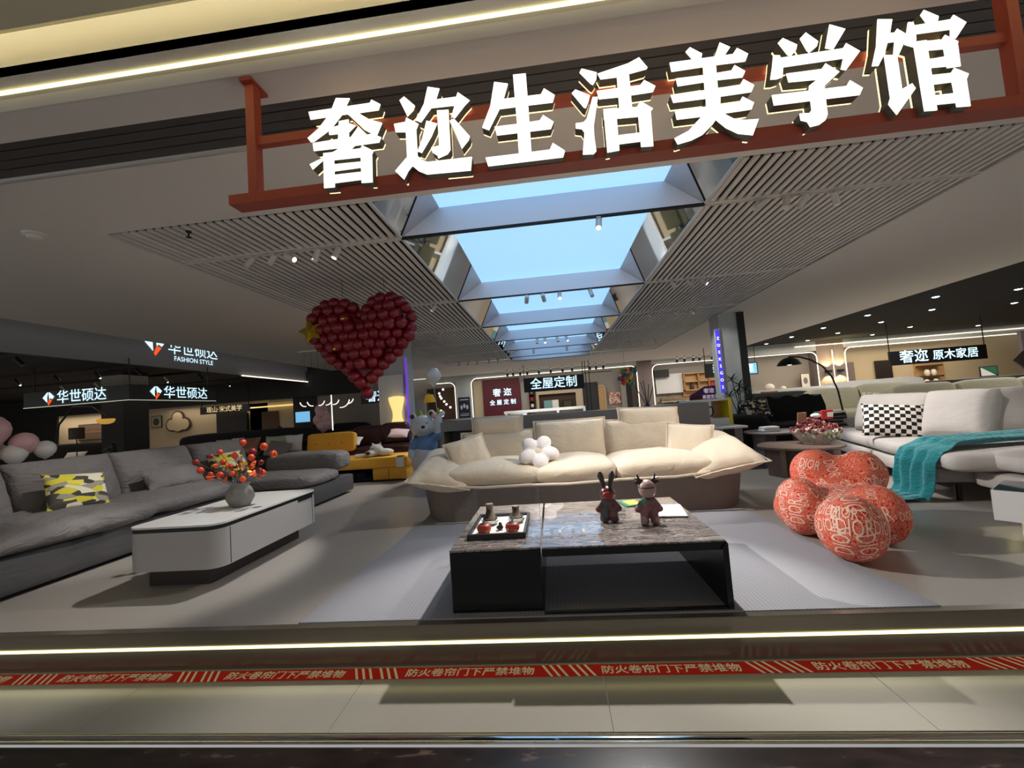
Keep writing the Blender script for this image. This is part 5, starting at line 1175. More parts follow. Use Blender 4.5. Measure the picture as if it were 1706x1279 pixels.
for k in range(22):
    o = bb.copy(); o.data = bb.data.copy(); o.data.materials[0] = cols[k % 6]; COL.objects.link(o); o.parent = t
    a = rc.uniform(0, 6.28); r_ = rc.uniform(0.05, 0.27); o.location = (r_ * math.cos(a) + (0.25 if k > 18 else 0), rc.uniform(-0.15, 0.05), r_ * math.sin(a) * 1.05 + 0.02 * k - 0.2); o.rotation_euler = (rc.uniform(-.6, .6), rc.uniform(-.6, .6), 0)
MB().tube([(0, 0, 0.1), (0, 0, 0.87)], 0.004, 5).build('hanging_line', 'black', t)
t = thing('poster', 'dark blue poster with pale figures on the grey pier left of the maroon wall', 'poster', (-3.88, 18.47, 0.75))
MB().box(-0.27, 0.27, 0, 0.02, 0, 0.95).build('poster_sheet', 'dark_navy', t, smooth=False); b = MB()
for x in (-0.13, 0.0, 0.13): b.ell((x, -0.005, 0.5 + 0.06 * (x == 0)), (0.05, 0.003, 0.1), 10, 6)
b.box(-0.2, 0.2, -0.004, 0, 0.82, 0.86).box(-0.2, 0.2, -0.004, 0, 0.12, 0.15).box(-0.2, 0.2, -0.004, 0, 0.2, 0.22).build('poster_print', 'bear_grey', t, smooth=False)
t = thing('string_lights', 'hanging string of round white bulbs in front of a dark curtain at the back left', 'string lights', (-4.72, 18.3, 0.8))
rs = random.Random(8)
MB().tube([(0, 0, 0.0), (0.02, 0, 0.6), (-0.02, 0, 1.55), (0, 0, 1.9)], 0.006, 5).build('wire', 'black', t)
for k in range(10): MB().ell((rs.uniform(-0.24, 0.24), 0, 0.12 + 0.13 * k + rs.uniform(-.03, .03)), 0.055, 10, 6).build('bulb', 'bulb_soft', t)
panel('curtain', 'dark brown curtain behind the string of bulbs', 'curtain', -5.6, -4.3, 18.6, 18.7, 0, 2.2, 'wood_dark')
panel('wall_panel', 'pale lit panel behind the yellow dome lamp', 'wall panel', -5.1, -4.45, 14.5, 14.55, 0.3, 1.6, 'paper')
t = thing('dome_lamp', 'yellow dome shaded floor lamp behind the bear', 'lamp', (-2.95, 9.98, 0))
MB().lathe([(0.11, 0), (0.11, 0.02), (0, 0.025)]).build('lamp_base', 'black_metal', t); MB().tube([(-0.15, 0, 0.02), (-0.2, 0, 1.2), (-0.13, 0, 1.5), (0, 0, 1.56)], 0.01, 8).build('lamp_stem', 'spot_white', t)
MB().lathe([(0.02, 0.2), (0.09, 0.19), (0.12, 0.1), (0.145, 0.0), (0.135, 0.0), (0.08, 0.15), (0, 0.17)], (0, 0, 1.34), 24).build('dome_shade', 'yellow_lamp', t)
t = thing('shoe_shelf', 'long low grey shelf board with small gifts at the left behind the counter', 'shelf', (-2.2, 9.2, 0))
MB().box(-1.3, 1.1, 0, 0.5, 0.82, 0.90).box(-1.3, -1.22, 0, 0.5, 0, 0.82).box(1.02, 1.1, 0, 0.5, 0, 0.82).build('shelf_body', 'panel_grey', t, smooth=False)
# ---- right back opening
t = thing('kitchen_unit', 'wooden kitchen style unit with shelves and a worktop in the right back opening', 'cabinet', (6.2, 18.85, 0))
MB().box(-1.5, -0.35, 0.1, 0.2, 1.2, 2.05).build('pale_panel', 'white', t, smooth=False)
MB().box(-0.35, 1.4, 0.12, 0.2, 1.0, 2.0).build('wood_back', 'wood_light', t, smooth=False)
for x in (-0.35, 0.25, 0.7, 1.3): MB().box(x, x + 0.05, -0.1, 0.12, 1.25, 2.0).build('divider', 'wood_mid', t, smooth=False)
for z in (1.25, 1.62, 1.98): MB().box(-0.35, 1.35, -0.1, 0.12, z, z + 0.04).build('shelf_board', 'wood_light', t, smooth=False)
MB().box(-1.4, 1.4, -0.3, 0.12, 0.92, 0.97).build('worktop', 'wood_mid', t, smooth=False); MB().box(-1.4, 1.4, -0.25, 0.12, 0.3, 0.92).build('base_cabinet', 'wall_warm', t, smooth=False)
for x, m_, lab in ((0.0, 'dark_brown', 'dark figurine on the wooden unit in the right back opening'), (0.85, 'red', 'red box on the wooden unit in the right back opening')):
    o = MB().lathe([(0.08, 0), (0.1, 0.1), (0.05, 0.2), (0.06, 0.27), (0, 0.3)], n=10).build('ornament', m_, None); o.location = (6.2 + x, 18.86, 1.292); tag(o, lab, 'ornament')
panel('ceiling_box', 'dark box mounted at the top left of the right back opening', 'box', 4.62, 5.25, 18.75, 18.95, 1.92, 2.25, 'fascia_dark')
hang_sign('dark hanging sign half hidden by the violet strip sign on the right pillar', 5.6, 7.0, 15.5, 1.62, 2.12, [('奢迩', 0.0, 0.25, 0.44)], 0.44, 2.69)
t = thing('bus_board', 'purple and red bus shaped standee with pale characters behind the counter', 'standee', (3.98, 10.9, 0.82))
MB().prism([(-0.5, 0.0), (0.5, 0.0), (0.56, 0.1), (0.5, 0.26), (0.28, 0.44), (-0.1, 0.42), (-0.3, 0.3), (-0.46, 0.22)], 'y', 0, 0.04).build('board', 'purple_board', t, smooth=False)
MB().prism([(-0.5, 0.02), (-0.1, 0.02), (-0.1, 0.2), (-0.4, 0.2)], 'y', -0.006, 0).build('board_patch', 'maroon', t, smooth=False)
b = MB(); b.text('奢迩', T(0.0, -0.012, 0.30, 90), 0.13, 0.002); b.text('家居生活馆', T(0.08, -0.01, 0.15, 90), 0.1, 0.002); b.build('board_writing', 'text_added_glow', t, smooth=False)
for x in (-0.3, 0.25): MB().box(x, x + 0.05, 0.01, 0.04, -0.82, 0).build('board_leg', 'black_metal', t, smooth=False)
for k, (x, y) in enumerate(((2.6, 9.5), (3.15, 10.4), (3.6, 10.0))):
    t = thing('dining_chair', ('left', 'middle', 'right')[k] + ' grey curved back chair seen over the counter at the right', 'chair', (x, y, 0))
    MB().tube([(-0.24, 0, 0.70), (-0.22, 0, 0.86), (-0.08, 0.02, 0.90), (0.08, 0.02, 0.90), (0.22, 0, 0.86), (0.24, 0, 0.70)], 0.03, 8).build('back_rail', 'panel_grey', t)
    MB().rbox(-0.24, 0.24, -0.05, 0.38, 0.42, 0.48, 0.02, 2).build('seat', 'panel_grey', t)
    for sx in (-1, 1):
        for yy in (0.0, 0.34): MB().cyl((sx * 0.22, yy, 0), (sx * 0.22, yy, 0.74 if yy == 0 else 0.43), 0.014, n=8).build('leg', 'black_metal', t)
t = thing('twig_vase', 'dark vase with upright bare twigs behind the right of the counter', 'vase', (1.75, 7.8, 0))
MB().cyl((0, 0, 0), (0, 0, 0.72), 0.2, 0.2, 20).build('stand', 'panel_grey', t); MB().lathe([(0.06, 0.72), (0.1, 0.8), (0.08, 0.9), (0.05, 0.93), (0, 0.93)]).build('vase_body', 'black', t)
for k, (dx, h) in enumerate(((-0.2, 0.4), (-0.08, 0.46), (-0.03, 0.48), (0.06, 0.4), (0.14, 0.36))): MB().tube([(0, 0, 0.9), (dx * 0.5, 0, 0.9 + h * 0.5), (dx, 0.02, 0.9 + h)], 0.008, 5).build('twig', 'stem', t)
t = thing('potted_plant', 'small dark leaved plant behind the cream headrest on the counter', 'plant', (2.45, 9.0, 0))
MB().lathe([(0.1, 0.0), (0.14, 0.8), (0.0, 0.8)]).build('planter', 'white', t); b = MB()
for k in range(14):
    a = k * 2.4; b.M = T(0, 0, 0.8, 0, 0, math.degrees(a)); b.prism([(0.0, -0.02), (0.12, -0.045), (0.2, 0.0), (0.12, 0.045), (0.0, 0.02)], 'z', 0.06 + 0.018 * k, 0.064 + 0.018 * k)
b.build('foliage', 'leaf', t, smooth=False)
t = thing('cube_cabinet', 'white cabinet with an open yellow compartment at the right end of the counter', 'cabinet', (2.44, 6.72, 0))
MB().box(-0.33, 0.03, 0, 0.4, 0, 0.96).box(0.03, 0.33, 0.36, 0.4, 0, 0.96).box(0.03, 0.28, 0, 0.36, 0, 0.66).box(0.03, 0.28, 0, 0.36, 0.93, 0.96).build('cabinet_body', 'white', t, smooth=False)
MB().box(0.28, 0.33, -0.01, 0.4, 0, 0.965).build('yellow_side', 'yellow_paint', t, smooth=False); MB().box(0.03, 0.28, 0.3, 0.36, 0.66, 0.93).build('compartment_back', 'wood_light', t, smooth=False)
t = thing('dracaena', 'tall thin stemmed dracaena plant in front of the right pillar', 'plant', (3.72, 8.55, 0))
MB().lathe([(0.14, 0), (0.18, 0.3), (0.16, 0.3), (0.14, 0.26), (0, 0.26)]).build('planter', 'spot_white', t)
for k, (dx, dy, h) in enumerate(((-0.14, 0, 1.30), (0.0, 0.03, 1.18), (0.09, -0.02, 1.08), (-0.07, -0.03, 1.05), (0.16, 0.02, 0.86), (-0.2, 0.03, 0.98), (0.22, -0.02, 0.78))):
    MB().tube([(dx * 0.2, dy, 0.26), (dx * 0.5, dy, 0.26 + h * 0.45), (dx, dy, h)], 0.009, 6).build('stem', 'stem', t)
    b = MB()
    for q in range(16):
        b.M = T(dx, dy, h, 0, 0, q * 137.5) @ T(0, 0, 0, 0, -55 + q * 5.5, 0)
        b.add([(0, -0.008, 0), (0.08, -0.016, 0.0), (0.19, 0, -0.02), (0.08, 0.016, 0.0), (0, 0.008, 0), (0.08, 0, 0.008)], [(0, 1, 5), (1, 2, 5), (2, 3, 5), (3, 4, 5), (4, 0, 5)])
    b.build('leaf_rosette', 'leaf', t, smooth=False)
# ---- right shop
t = thing('sofa_row', 'olive beige sofa with a raised back far behind the arc lamp', 'sofa', (6.4, 9.1, 0))
def G(name, x, y, z, w_, d, h, m='olive_beige', rx=0, seed=0):
    b = MB(); b.M = T(x, y, z, rx); b.puff(w_, d, h, 0.35, 0.25, seed=seed, wr=0.008, nu=44); b.build(name, m, t, angle=70)
G('seat', 0, 0, 0.36, 2.2, 0.9, 0.36); G('back_cushion', -0.5, 0.3, 0.72, 1.0, 0.3, 0.5, seed=2, rx=-10); G('back_cushion', 0.52, 0.3, 0.74, 1.0, 0.3, 0.54, seed=3, rx=-10); G('sofa_base', 0, 0, 0.12, 2.1, 0.85, 0.22, seed=4)
loose('throw_pillow', 'white pillow with small green leaf print on the olive beige sofa', 'pillow', frame((6.28, 8.78, 0.70), (0.9, 0.1, -0.12), (-0.1, 0.35, 0.75)), 'floral_light', w_=0.40, d=0.32, h=0.12, seed=61, wr=0.004)
t = thing('button_sofa', 'olive beige button backed sofa directly behind the light grey sectional', 'sofa', (7.6, 7.9, 0))
G('seat', 0, -0.1, 0.36, 3.2, 0.9, 0.36); G('sofa_base', 0, -0.1, 0.12, 3.1, 0.85, 0.22, seed=4)
for k in range(3): G('back_cushion', -1.02 + 1.05 * k, 0.2, 0.68, 1.05, 0.34, 0.54, seed=5 + k, rx=-10)
t = thing('olive_sofa', 'dark olive sofa at the far left of the right hand shop behind the black sofa', 'sofa', (5.2, 10.2, 0))
G('seat', 0, 0, 0.4, 1.9, 0.9, 0.4, 'sofa_green'); G('backrest', 0, 0.35, 0.72, 1.9, 0.28, 0.5, 'sofa_green', seed=3); G('sofa_base', 0, 0, 0.12, 1.8, 0.85, 0.22, 'sofa_green', seed=4)
t = thing('white_sofa', 'white sofa with an orange pillow behind the black sofa', 'sofa', (6.6, 11.8, 0))
G('seat', 0, 0, 0.42, 2.4, 0.9, 0.42, 'white'); G('backrest', 0, 0.35, 0.78, 2.4, 0.28, 0.52, 'white', seed=3); G('sofa_base', 0, 0, 0.12, 2.3, 0.85, 0.22, 'white', seed=4)
b = MB(); b.pillow(0.44, 0.3, 0.12, seed=5); o = b.build('throw_pillow', 'tan_orange', None, angle=70); o.matrix_world = T(5.75, 11.5, 0.86, 65, 0, 0); tag(o, 'orange brown pillow on the white sofa at the back right', 'pillow')
t = thing('cream_daybed', 'long cream white daybed near the back wall of the right shop', 'sofa', (10.9, 14.6, 0))
G('seat', 0, 0, 0.52, 3.2, 1.0, 0.5, 'white'); G('backrest', -0.1, 0.4, 0.9, 3.0, 0.28, 0.45, 'white', seed=3); G('sofa_base', 0, 0, 0.15, 3.0, 0.9, 0.28, 'white', seed=4)
for k, x in enumerate((11.6, 12.08)):
    t = thing('wall_sconce', ('left', 'right')[k] + ' dark up and down wall light glowing on the taupe pier at the back right', 'wall lamp', (x, 18.48, 1.62))
    MB().rbox(-0.13, 0.13, -0.1, 0.0, -0.05, 0.05, 0.02, 2).build('lamp_body', 'black', t)
    for s in (-1, 1):
        l = bpy.data.lights.new('sconce_glow', 'SPOT'); l.energy = 70; l.color = (1.0, 0.72, 0.35) if k == 0 else (0.95, 0.9, 0.4); l.spot_size = R(110); l.spot_blend = 0.5; l.shadow_soft_size = 0.02
        lo = bpy.data.objects.new('sconce_glow', l); COL.objects.link(lo); lo.parent = t; lo.location = (0, -0.12, s * 0.09); lo.rotation_euler = (0 if s < 0 else PI, 0, 0)
hang_sign('dark hanging sign with blue white furniture shop characters at the far right', 11.1, 14.0, 14.6, 1.52, 1.98, [('奢迩', -0.72, 0.23, 0.44), ('原木家居', 0.52, 0.22, 0.34)], 0.4, 2.9)
t = thing('lit_screen', 'bright blue white screen sign hanging left of the arc lamp', 'sign', (8.0, 17.6, 1.70))
MB().box(-0.62, 0.42, 0, 0.06, 0, 0.5).build('screen_case', 'black', t, smooth=False); MB().box(-0.58, 0.38, -0.006, 0, 0.04, 0.46).build('screen_face', 'screen_blue', t, smooth=False)
b = MB(); b.text('奢迩', T(-0.1, -0.01, 0.25, 90), 0.36, 0.01); b.build('screen_writing', 'text_blue', t, smooth=False)
for x in (-0.5, 0.35): MB().tube([(x, 0.03, 0.5), (x, 0.03, 1.2)], 0.012, 6).build('hanger', 'black_metal', t)
t = thing('lit_cabinet', 'warm glowing tall cabinet niche under the blue screen at the back right', 'cabinet', (8.0, 18.9, 0))
MB().box(-0.42, 0.42, 0.1, 0.15, 0.5, 1.75).build('glowing_back', 'lamp_warm', t, smooth=False); MB().box(-0.47, -0.42, -0.1, 0.15, 0.4, 1.8).box(0.42, 0.47, -0.1, 0.15, 0.4, 1.8).box(-0.47, 0.47, -0.1, 0.15, 0.35, 0.5).build('cabinet_frame', 'wood_light', t, smooth=False)
t = thing('sideboard', 'long dark sideboard with a lit edge and round ornaments along the back right wall', 'sideboard', (9.85, 18.8, 0))
MB().box(-1.3, 1.35, -0.1, 0.25, 0.5, 0.95).build('sideboard_body', 'wood_dark', t, smooth=False); MB().box(-1.3, 1.35, 0.2, 0.22, 0.955, 0.985).build('lit_edge', 'led_white', t, smooth=False)
for k, (x, r_) in enumerate(((9.35, 0.19), (9.9, 0.11))):
    o = MB().ell((0, 0, r_ * 0.9), (r_, r_, r_ * 0.9), 16, 10).build('ornament', 'paper', None); o.location = (x, 18.72, 0.952); tag(o, ('large', 'small')[k] + ' round cream ornament on the dark sideboard', 'ornament')
t = thing('picture', 'tall white framed picture leaning on the dark sideboard', 'picture', (10.85, 18.75, 0.952))
MB().box(-0.18, 0.18, 0.02, 0.04, 0, 0.66).build('picture_frame', 'wood_dark', t, smooth=False); MB().box(-0.16, 0.16, 0.01, 0.02, 0.02, 0.64).build('picture_panel', 'paper', t, smooth=False); MB().ell((0, 0.008, 0.35), (0.09, 0.004, 0.14), 10, 6).build('picture_print', 'panel_grey', t)
panel('dark_doorway', 'narrow dark open doorway in the warm wall below the furniture sign', 'door', 13.85, 14.5, 19.0, 19.06, 0, 1.92, 'dark_brown')
panel('wall_panel', 'taupe panel at the left of the warm wall below the furniture sign', 'wall panel', 12.4, 13.0, 19.0, 19.06, 0, 1.95, 'wall_taupe')
t = thing('wall_shelf', 'light wooden shelf unit with two dark boards and glassware below the furniture sign', 'shelf', (15.95, 18.95, 0))
MB().box(-0.55, 0.6, 0.1, 0.15, 0, 2.0).build('shelf_back', 'wood_light', t, smooth=False)
for z in (1.05, 1.5): MB().box(-0.5, 0.35, -0.15, 0.1, z, z + 0.07).build('shelf_board', 'wood_dark', t, smooth=False)
for k, (x, z) in enumerate(((-0.25, 1.122), (0.0, 1.122), (-0.3, 0.72), (0.05, 0.72))):
    o = MB().lathe([(0.05, 0), (0.1, 0.08), (0.09, 0.2), (0.05, 0.26), (0, 0.26)], n=12).build('glass_jar', 'paper', None); o.location = (15.95 + x, 18.85, z); tag(o, 'small pale glass jar on the boards of the wooden wall shelf', 'jar', 'glass jars on the wooden wall shelf')
MB().box(-0.5, 0.35, -0.15, 0.1, 0.65, 0.72).build('shelf_board', 'wood_dark', t, smooth=False)
t = thing('bar_counter', 'long black counter top at the far right behind the button backed sofa', 'counter', (10.4, 10.4, 0))
MB().rbox(-1.5, 2.2, -0.3, 0.4, 0.88, 0.97, 0.03, 2).build('counter_top', 'black', t); MB().box(-1.3, 2.1, -0.2, 0.35, 0, 0.88).build('counter_base', 'fascia_dark', t, smooth=False)
t = thing('picture', 'small green and white framed picture standing on the black counter', 'picture', (10.05, 10.5, 0.972), -14)
MB().box(-0.16, 0.16, 0, 0.02, 0, 0.24).build('picture_frame', 'black', t, smooth=False); MB().prism([(-0.14, 0.22), (0.14, 0.22), (0.14, 0.03)], 'y', -0.004, 0).build('picture_panel', 'green', t, smooth=False); MB().prism([(-0.14, 0.22), (0.12, 0.02), (-0.14, 0.02)], 'y', -0.004, 0).build('picture_panel', 'paper', t, smooth=False)
panel('wall_panel', 'grey partition wall at the far right edge behind the black counter', 'wall panel', 13.6, 17.5, 13.2, 13.3, 0, 2.2, 'wall_taupe')
t = thing('wall_ornament', 'dark diamond shaped ornament on the edge of the grey partition', 'ornament', (13.5, 13.1, 1.35))
MB().prism([(-0.28, 0), (0, 0.26), (0.2, 0.0), (0, -0.26)], 'y', -0.03, 0.03).build('diamond', 'dark_brown', t, smooth=False)

# ================================================================== LEFT SHOP: SIGNS, LAMPS, FURNITURE
def emblem(b, M, s, mi_w=0, mi_o=1):
    S = b.M; b.M = M
    b.prism([(-0.5 * s, 0.1 * s), (-0.1 * s, 0.5 * s), (-0.02 * s, 0.5 * s), (-0.12 * s, 0.1 * s), (-0.1 * s, -0.3 * s)], 'z', 0, 0.004, mi_w)
    b.prism([(0.02 * s, 0.5 * s), (0.12 * s, 0.5 * s), (0.5 * s, 0.15 * s), (0.36 * s, -0.04 * s), (0.18 * s, 0.06 * s), (0.1 * s, -0.05 * s)], 'z', 0, 0.004, mi_w)
    b.prism([(0.08 * s, -0.05 * s), (0.34 * s, -0.1 * s), (0.02 * s, -0.52 * s), (-0.06 * s, -0.4 * s)], 'z', 0, 0.004, mi_o); b.M = S
t = thing('shop_sign', 'black hanging box sign with two lit faces at the corner of the left shop', 'sign', (-7.74, 7.0, 1.72))
MB().box(-2.2, 0, 0.0, 0.22, 0, 0.29).box(-0.22, 0, 0.22, 2.0, 0, 0.30).build('sign_box', 'sign_black', t, smooth=False)
MB().box(-2.2, 0, -0.006, 0.0, -0.002, 0.008).box(0, 0.006, 0, 2.0, -0.002, 0.008).build('lit_edge', 'led_dim', t, smooth=False)
b = MB(); emblem(b, T(-1.66, -0.008, 0.145, 90), 0.24); emblem(b, T(0.008, 0.52, 0.15, 90, 0, 90), 0.25)
b.text('华世硕达', T(-0.97, -0.008, 0.145, 90), 0.26, 0.001); b.text('华世硕达', T(0.008, 1.22, 0.15, 90, 0, 90), 0.27, 0.001); b.build('sign_writing', ['text_blue', 'text_orange'], t, smooth=False)
for (x, y) in ((-2.1, 0.1), (-0.1, 0.1), (-0.1, 1.9)): MB().tube([(x, y, 0.29), (x, y, 0.8)], 0.01, 6).build('hanger', 'black_metal', t)
t = thing('fascia_sign', 'lit emblem and white characters on the grey fascia above the left shop', 'sign', (-7.895, 8.3, 2.72))
b = MB(); emblem(b, T(0.0, -0.62, 0.14, 90, 0, 90), 0.42); b.text('华世硕达', T(0.0, 0.32, 0.13, 90, 0, 90), 0.33, 0.0); b.text('FASHION STYLE', T(0.0, 0.32, -0.09, 90, 0, 90), 0.145, 0.0); b.build('sign_writing', ['text_blue', 'text_orange'], t, smooth=False)
hang_sign('small dark sign with warm white characters high in the left shop', -11.4, -9.7, 12.6, 1.58, 1.82, '观山·宋式美学', 0.2, 2.52, m='text_warm', bold=0.0)
hang_sign('dark sign with two blue white characters partly hidden behind the left pillar', -5.6, -4.6, 11.9, 1.50, 1.86, '奢迩', 0.34, 2.70)
def track(label, x0, x1, y):
    o = MB().box(x0, x1, y - 0.02, y + 0.02, 2.47, 2.518).build('light_track', 'black', None, smooth=False); return tag(o, label, 'light track')
for k, (x0, x1, y) in enumerate(((-13.5, -8.0, 5.9), (-14, -8.0, 7.85), (-15, -8.0, 9.4), (-16, -8.0, 11.4))):
    track(f'{ORD[k]} black ceiling track from the front in the left shop', x0, x1, y)
    for q in range(5):
        x = x1 - 0.5 - q * 0.95
        t = thing('track_spotlight', f'black spotlight hanging on the {ORD[k]} dark track of the left shop', 'spotlight', (x, y, 2.47), 0, f'spotlights on the {ORD[k]} track of the left shop')
        MB().cyl((0, 0, 0), (0, 0, -0.06), 0.01, n=8).build('stem', 'black', t); MB().cyl((0.0, -0.02, -0.04), (0.06, 0.04, -0.15), 0.035, n=12).build('barrel', 'black', t)
        if q % 2 == 1: MB().ell((0.063, 0.043, -0.155), (0.02, 0.02, 0.02), 8, 6).build('lens', 'bulb_soft', t)
t = thing('ceiling_line', 'straight white light line under the fascia of the left shop beside the heart', 'light strip', (-7.85, 10.0, 2.40))
MB().box(-0.02, 0.02, 0, 3.0, -0.015, 0.01).build('light_bar', 'led_white', t, smooth=False)
t = thing('arc_lamp', 'black arched floor lamp with a glowing bowl shade in the left shop', 'lamp', (-10.5, 7.9, 0))
MB().tube([(0, 0, 0.02), (0.02, 0, 0.9), (0.12, 0, 1.4), (0.45, 0, 1.75), (0.9, 0, 1.72), (1.2, 0, 1.52)], 0.018, 8).build('arm', 'black', t); MB().lathe([(0.2, 0), (0.2, 0.03), (0, 0.04)]).build('lamp_base', 'black', t)
MB().lathe([(0, -0.06), (0.06, -0.055), (0.12, -0.03), (0.15, 0.02), (0.14, 0.05), (0, 0.055)], (1.22, 0, 1.40)).build('bowl_shade', 'lamp_dim', t)
t = thing('tripod_lamp', 'dark floor lamp with a drum shade in front of the beige wall at the left', 'lamp', (-9.9, 7.85, 0))
MB().cyl((0, 0, 1.07), (0, 0, 1.31), 0.12, n=20).build('drum_shade', 'wood_dark', t); MB().tube([(0, 0, 0.3), (0, 0, 1.1)], 0.01, 6).build('lamp_stem', 'black', t)
for a in (0, 120, 240): MB().tube([(0, 0, 0.35), (0.2 * math.cos(R(a)), 0.2 * math.sin(R(a)), 0)], 0.01, 6).build('leg', 'black', t)
t = thing('picture', 'wide brown framed picture on the beige wall of the left shop', 'picture', (-17.15, 14.15, 1.0))
MB().box(-0.62, 0.62, 0, 0.04, 0, 0.62).build('picture_frame', 'wood_dark', t, smooth=False); MB().box(-0.58, 0.58, -0.006, 0, 0.04, 0.58).build('picture_panel', 'picture_brown', t, smooth=False); MB().box(-0.58, 0.58, -0.01, -0.006, 0.3, 0.34).build('picture_line', 'tan_leather', t, smooth=False)
t = thing('picture', 'small square picture with a dark flower on the wall left of the cloud mirror', 'picture', (-13.85, 13.46, 1.28))
MB().box(-0.2, 0.2, 0, 0.03, 0, 0.42).build('picture_frame', 'black', t, smooth=False); MB().box(-0.18, 0.18, -0.005, 0, 0.02, 0.40).build('picture_panel', 'wall_greige', t, smooth=False); MB().ell((0, -0.006, 0.21), (0.12, 0.004, 0.13), 12, 6).build('picture_print', 'olive', t)
t = thing('cloud_mirror', 'cloud shaped brown framed mirror on the wall of the left shop', 'mirror', (-13.0, 13.46, 1.42))
b = MB()
for (x, z, r_) in ((-0.22, -0.08, 0.24), (0.24, -0.08, 0.24), (0.0, 0.16, 0.24), (0, -0.12, 0.24)): h_ = 0.034 + 0.02 * r_ + 0.003 * (x > 0) + 0.0015 * (z > 0); b.lathe([(0, 0), (r_, 0), (r_, h_), (0, h_)], n=24); b.v[-96:] = [(x + p[0], -p[2], z + p[1]) for p in b.v[-96:]]
b.build('mirror_frame', 'wood_dark', t, smooth=False)
b = MB()
for (x, z, r_) in ((-0.22, -0.08, 0.19), (0.24, -0.08, 0.19), (0.0, 0.16, 0.19), (0, -0.08, 0.24)): h_ = 0.05 + 0.02 * r_ + 0.003 * (x > 0) + 0.0015 * (z > 0); b.lathe([(0, 0.0), (r_, 0.0), (r_, h_), (0, h_)], n=24); b.v[-96:] = [(x + p[0], -p[2], z + p[1]) for p in b.v[-96:]]
b.build('painted_mirror_glass', 'wall_warm', t, smooth=False)  # flat warm colour painted in place of the room's reflection
panel('panel_door', 'dark red brown panel under the warm sign in the left shop', 'wall panel', -11.0, -10.35, 13.36, 13.42, 0, 1.55, 'dark_brown')
panel('pillar_light', 'pale upright light panel beside the dark pillar in the left shop', 'lamp', -14.85, -14.7, 13.1, 13.2, 1.2, 1.75, 'lamp_warm')
t = thing('niche_shelf', 'warm lit wall niche with a light line at its top in the left shop', 'shelf', (-9.4, 13.2, 0))
MB().box(-0.95, 0.95, 0.3, 0.35, 0.5, 1.86).build('niche_back', 'wall_warm', t, smooth=False); MB().box(-0.95, 0.95, 0.2, 0.3, 1.70, 1.74).build('lit_edge', 'lamp_glow', t, smooth=False); MB().box(-0.5, 0.1, 0.25, 0.3, 0.6, 1.55).build('dark_recess', 'picture_brown', t, smooth=False)
t = thing('monitor', 'bright light blue screen standing behind the dark sofas at the left', 'screen', (-6.88, 11.0, 1.08))
MB().box(-0.22, 0.22, 0, 0.03, 0, 0.31).build('screen_case', 'black', t, smooth=False); MB().box(-0.21, 0.21, -0.005, 0, 0.01, 0.30).build('screen_face', 'screen_blue', t, smooth=False); MB().box(-0.03, 0.03, 0.0, 0.03, -1.08, 0).box(-0.15, 0.15, -0.1, 0.13, -1.08, -1.06).build('screen_stand', 'black', t, smooth=False)
t = thing('chandelier', 'chandelier of curved glowing white tubes hanging beside the heart', 'lamp', (-5.05, 9.0, 1.55))
MB().box(-0.6, 0.6, -0.05, 0.05, 1.12, 1.15).build('canopy', 'ceiling_white', t, smooth=False)
rk = random.Random(2)
for k in range(7):
    x = -0.48 + 0.16 * k; r_ = 0.12 if k != 5 else 0.2; s_ = -1 if k < 2 else 1
    MB().tube([(x + r_ * math.sin(a) * s_, 0.02 * k - 0.05, 0.0 - r_ * math.cos(a) + 0.0) for a in [R(-10 + 9 * q) for q in range(11)]], 0.011, 6).build('light_tube', 'bulb_soft', t)
    MB().tube([(x, 0.02 * k - 0.05, 0.0), (x, 0.0, 1.12)], 0.003, 4).build('cord', 'black', t)
MB().tube([(0.12, 0, -0.7), (0.12, 0, 0.1)], 0.012, 6).build('upright_tube', 'bulb_soft', t)
t = thing('balloon_tower', 'column of dusty pink balloons below the chandelier', 'balloons', (-5.6, 9.75, 0))
for k, (x, z) in enumerate(((0, 0.95), (0.12, 1.0), (-0.08, 1.1), (0.08, 1.14), (0, 1.26), (-0.05, 1.36))): MB().ell((x, 0.05 * (k % 2), z), (0.14, 0.14, 0.15), 14, 10).build('balloon', 'balloon_pink', t)
MB().cyl((0, 0, 0), (0, 0, 0.95), 0.015, n=8).build('stand_pole', 'white', t)
t = thing('floor_plant', 'dark bushy plant beside the bright blue screen', 'plant', (-7.25, 10.6, 0)); b = MB()
rp = random.Random(6)
for k in range(40):
    a = rp.uniform(0, 6.28); b.M = T(0, 0, 0.75, 0, rp.uniform(-80, -10), math.degrees(a)); b.add([(0, -0.012, 0), (0.15, -0.03, 0), (0.32, 0, 0), (0.15, 0.03, 0)], [(0, 1, 2, 3)])
b.build('foliage', 'leaf', t, smooth=False); MB().lathe([(0.14, 0), (0.18, 0.72), (0, 0.72)]).build('planter', 'black', t)
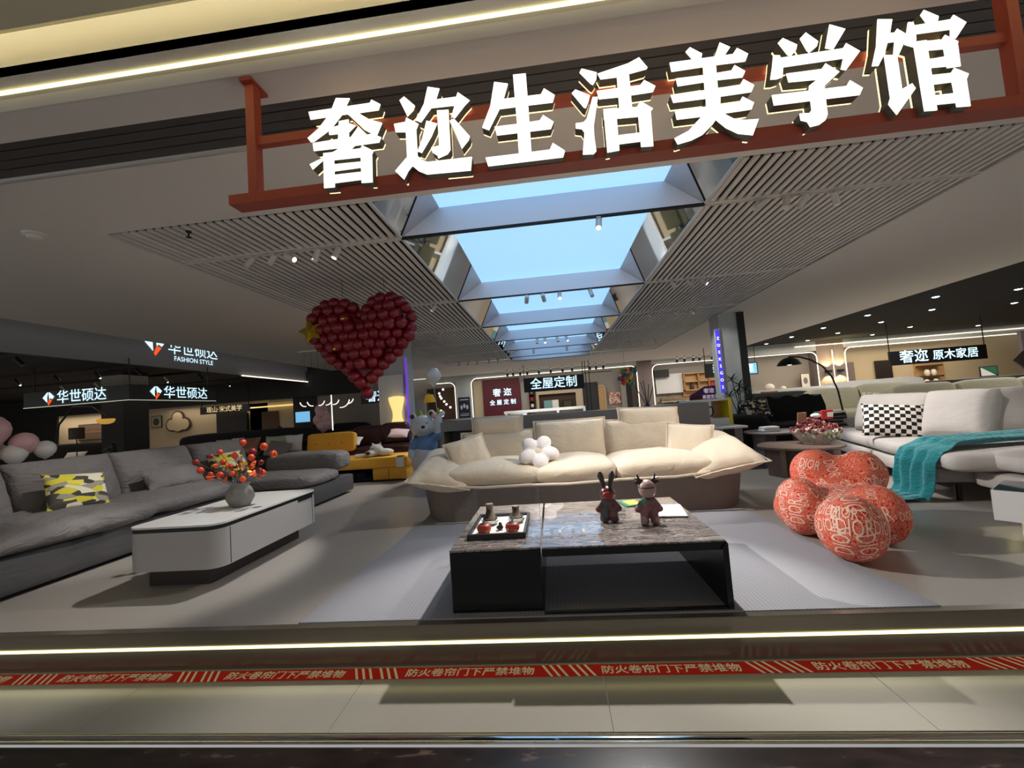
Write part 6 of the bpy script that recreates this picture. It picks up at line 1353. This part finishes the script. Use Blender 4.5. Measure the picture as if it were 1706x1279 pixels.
for k, (x, y, w_, lab) in enumerate(((-11.4, 8.5, 2.2, 'black sofa in the left shop in front of the beige wall'), (-7.4, 9.2, 3.6, 'long black sofa in the left shop below the cloud mirror'), (-6.6, 11.8, 2.2, 'dark sofa in the left shop below the bright screen'), (-4.5, 9.3, 1.4, 'dark brown bench behind the yellow sofa bed'))):
    t = thing('dark_sofa', lab, 'sofa', (x, y, 0)); m_ = 'dark_fabric' if k < 3 else 'wood_dark'
    G('seat', 0, 0, 0.36, w_, 0.9, 0.4, m_, seed=k); G('backrest', 0, 0.4, 0.66, w_, 0.28, 0.64 if k < 3 else 0.3, m_, seed=k + 3); G('sofa_base', 0, 0, 0.1, w_ - 0.1, 0.85, 0.2, 'black', seed=k + 5)
for x, y, z, w_, m_, lab, rz in ((-10.6, 8.35, 0.68, 0.4, 'paper', 'white pillow tilted on the black sofa below the dark drum lamp', 14), (-7.6, 8.95, 0.70, 0.42, 'sage', 'pale green pillow lying on the long black sofa', -5), (-7.15, 8.92, 0.72, 0.24, 'paper', 'small white pillow standing at the end of the pale green pillow', 40)):
    b = MB(); b.pillow(w_, 0.28, 0.09, seed=int(x * 7)); o = b.build('throw_pillow', m_, None, angle=70); o.matrix_world = T(x, y, z, 50, 0, rz); tag(o, lab, 'pillow')
t = thing('tea_table', 'white edged round table with red books in the left shop', 'side table', (-8.35, 7.0, 0))
MB().lathe([(0, 0.66), (0.34, 0.66), (0.35, 0.69), (0, 0.69)], n=28).build('table_top', 'white', t); MB().cyl((0, 0, 0), (0, 0, 0.66), 0.05, n=12).build('leg', 'black', t)
t = thing('book', 'red book lying on the white edged round table', 'book', (-8.5, 6.9, 0.692)); MB().box(-0.12, 0.12, -0.08, 0.08, 0, 0.012).build('cover', 'red', t, smooth=False); MB().box(-0.115, 0.118, -0.077, 0.077, 0.012, 0.03).build('pages', 'paper', t, smooth=False); MB().box(-0.12, 0.12, -0.08, 0.08, 0.03, 0.038).build('cover', 'red', t, smooth=False)
t = thing('ornament_rock', 'dark sculptural ornament on the white edged round table', 'ornament', (-8.28, 7.12, 0.692)); MB().blob([('e', (0, 0, 0.09), (0.13, 0.08, 0.09)), ('e', (0.05, 0, 0.2), (0.06, 0.05, 0.08))], 0.02, 3).build('rock', 'black', t)
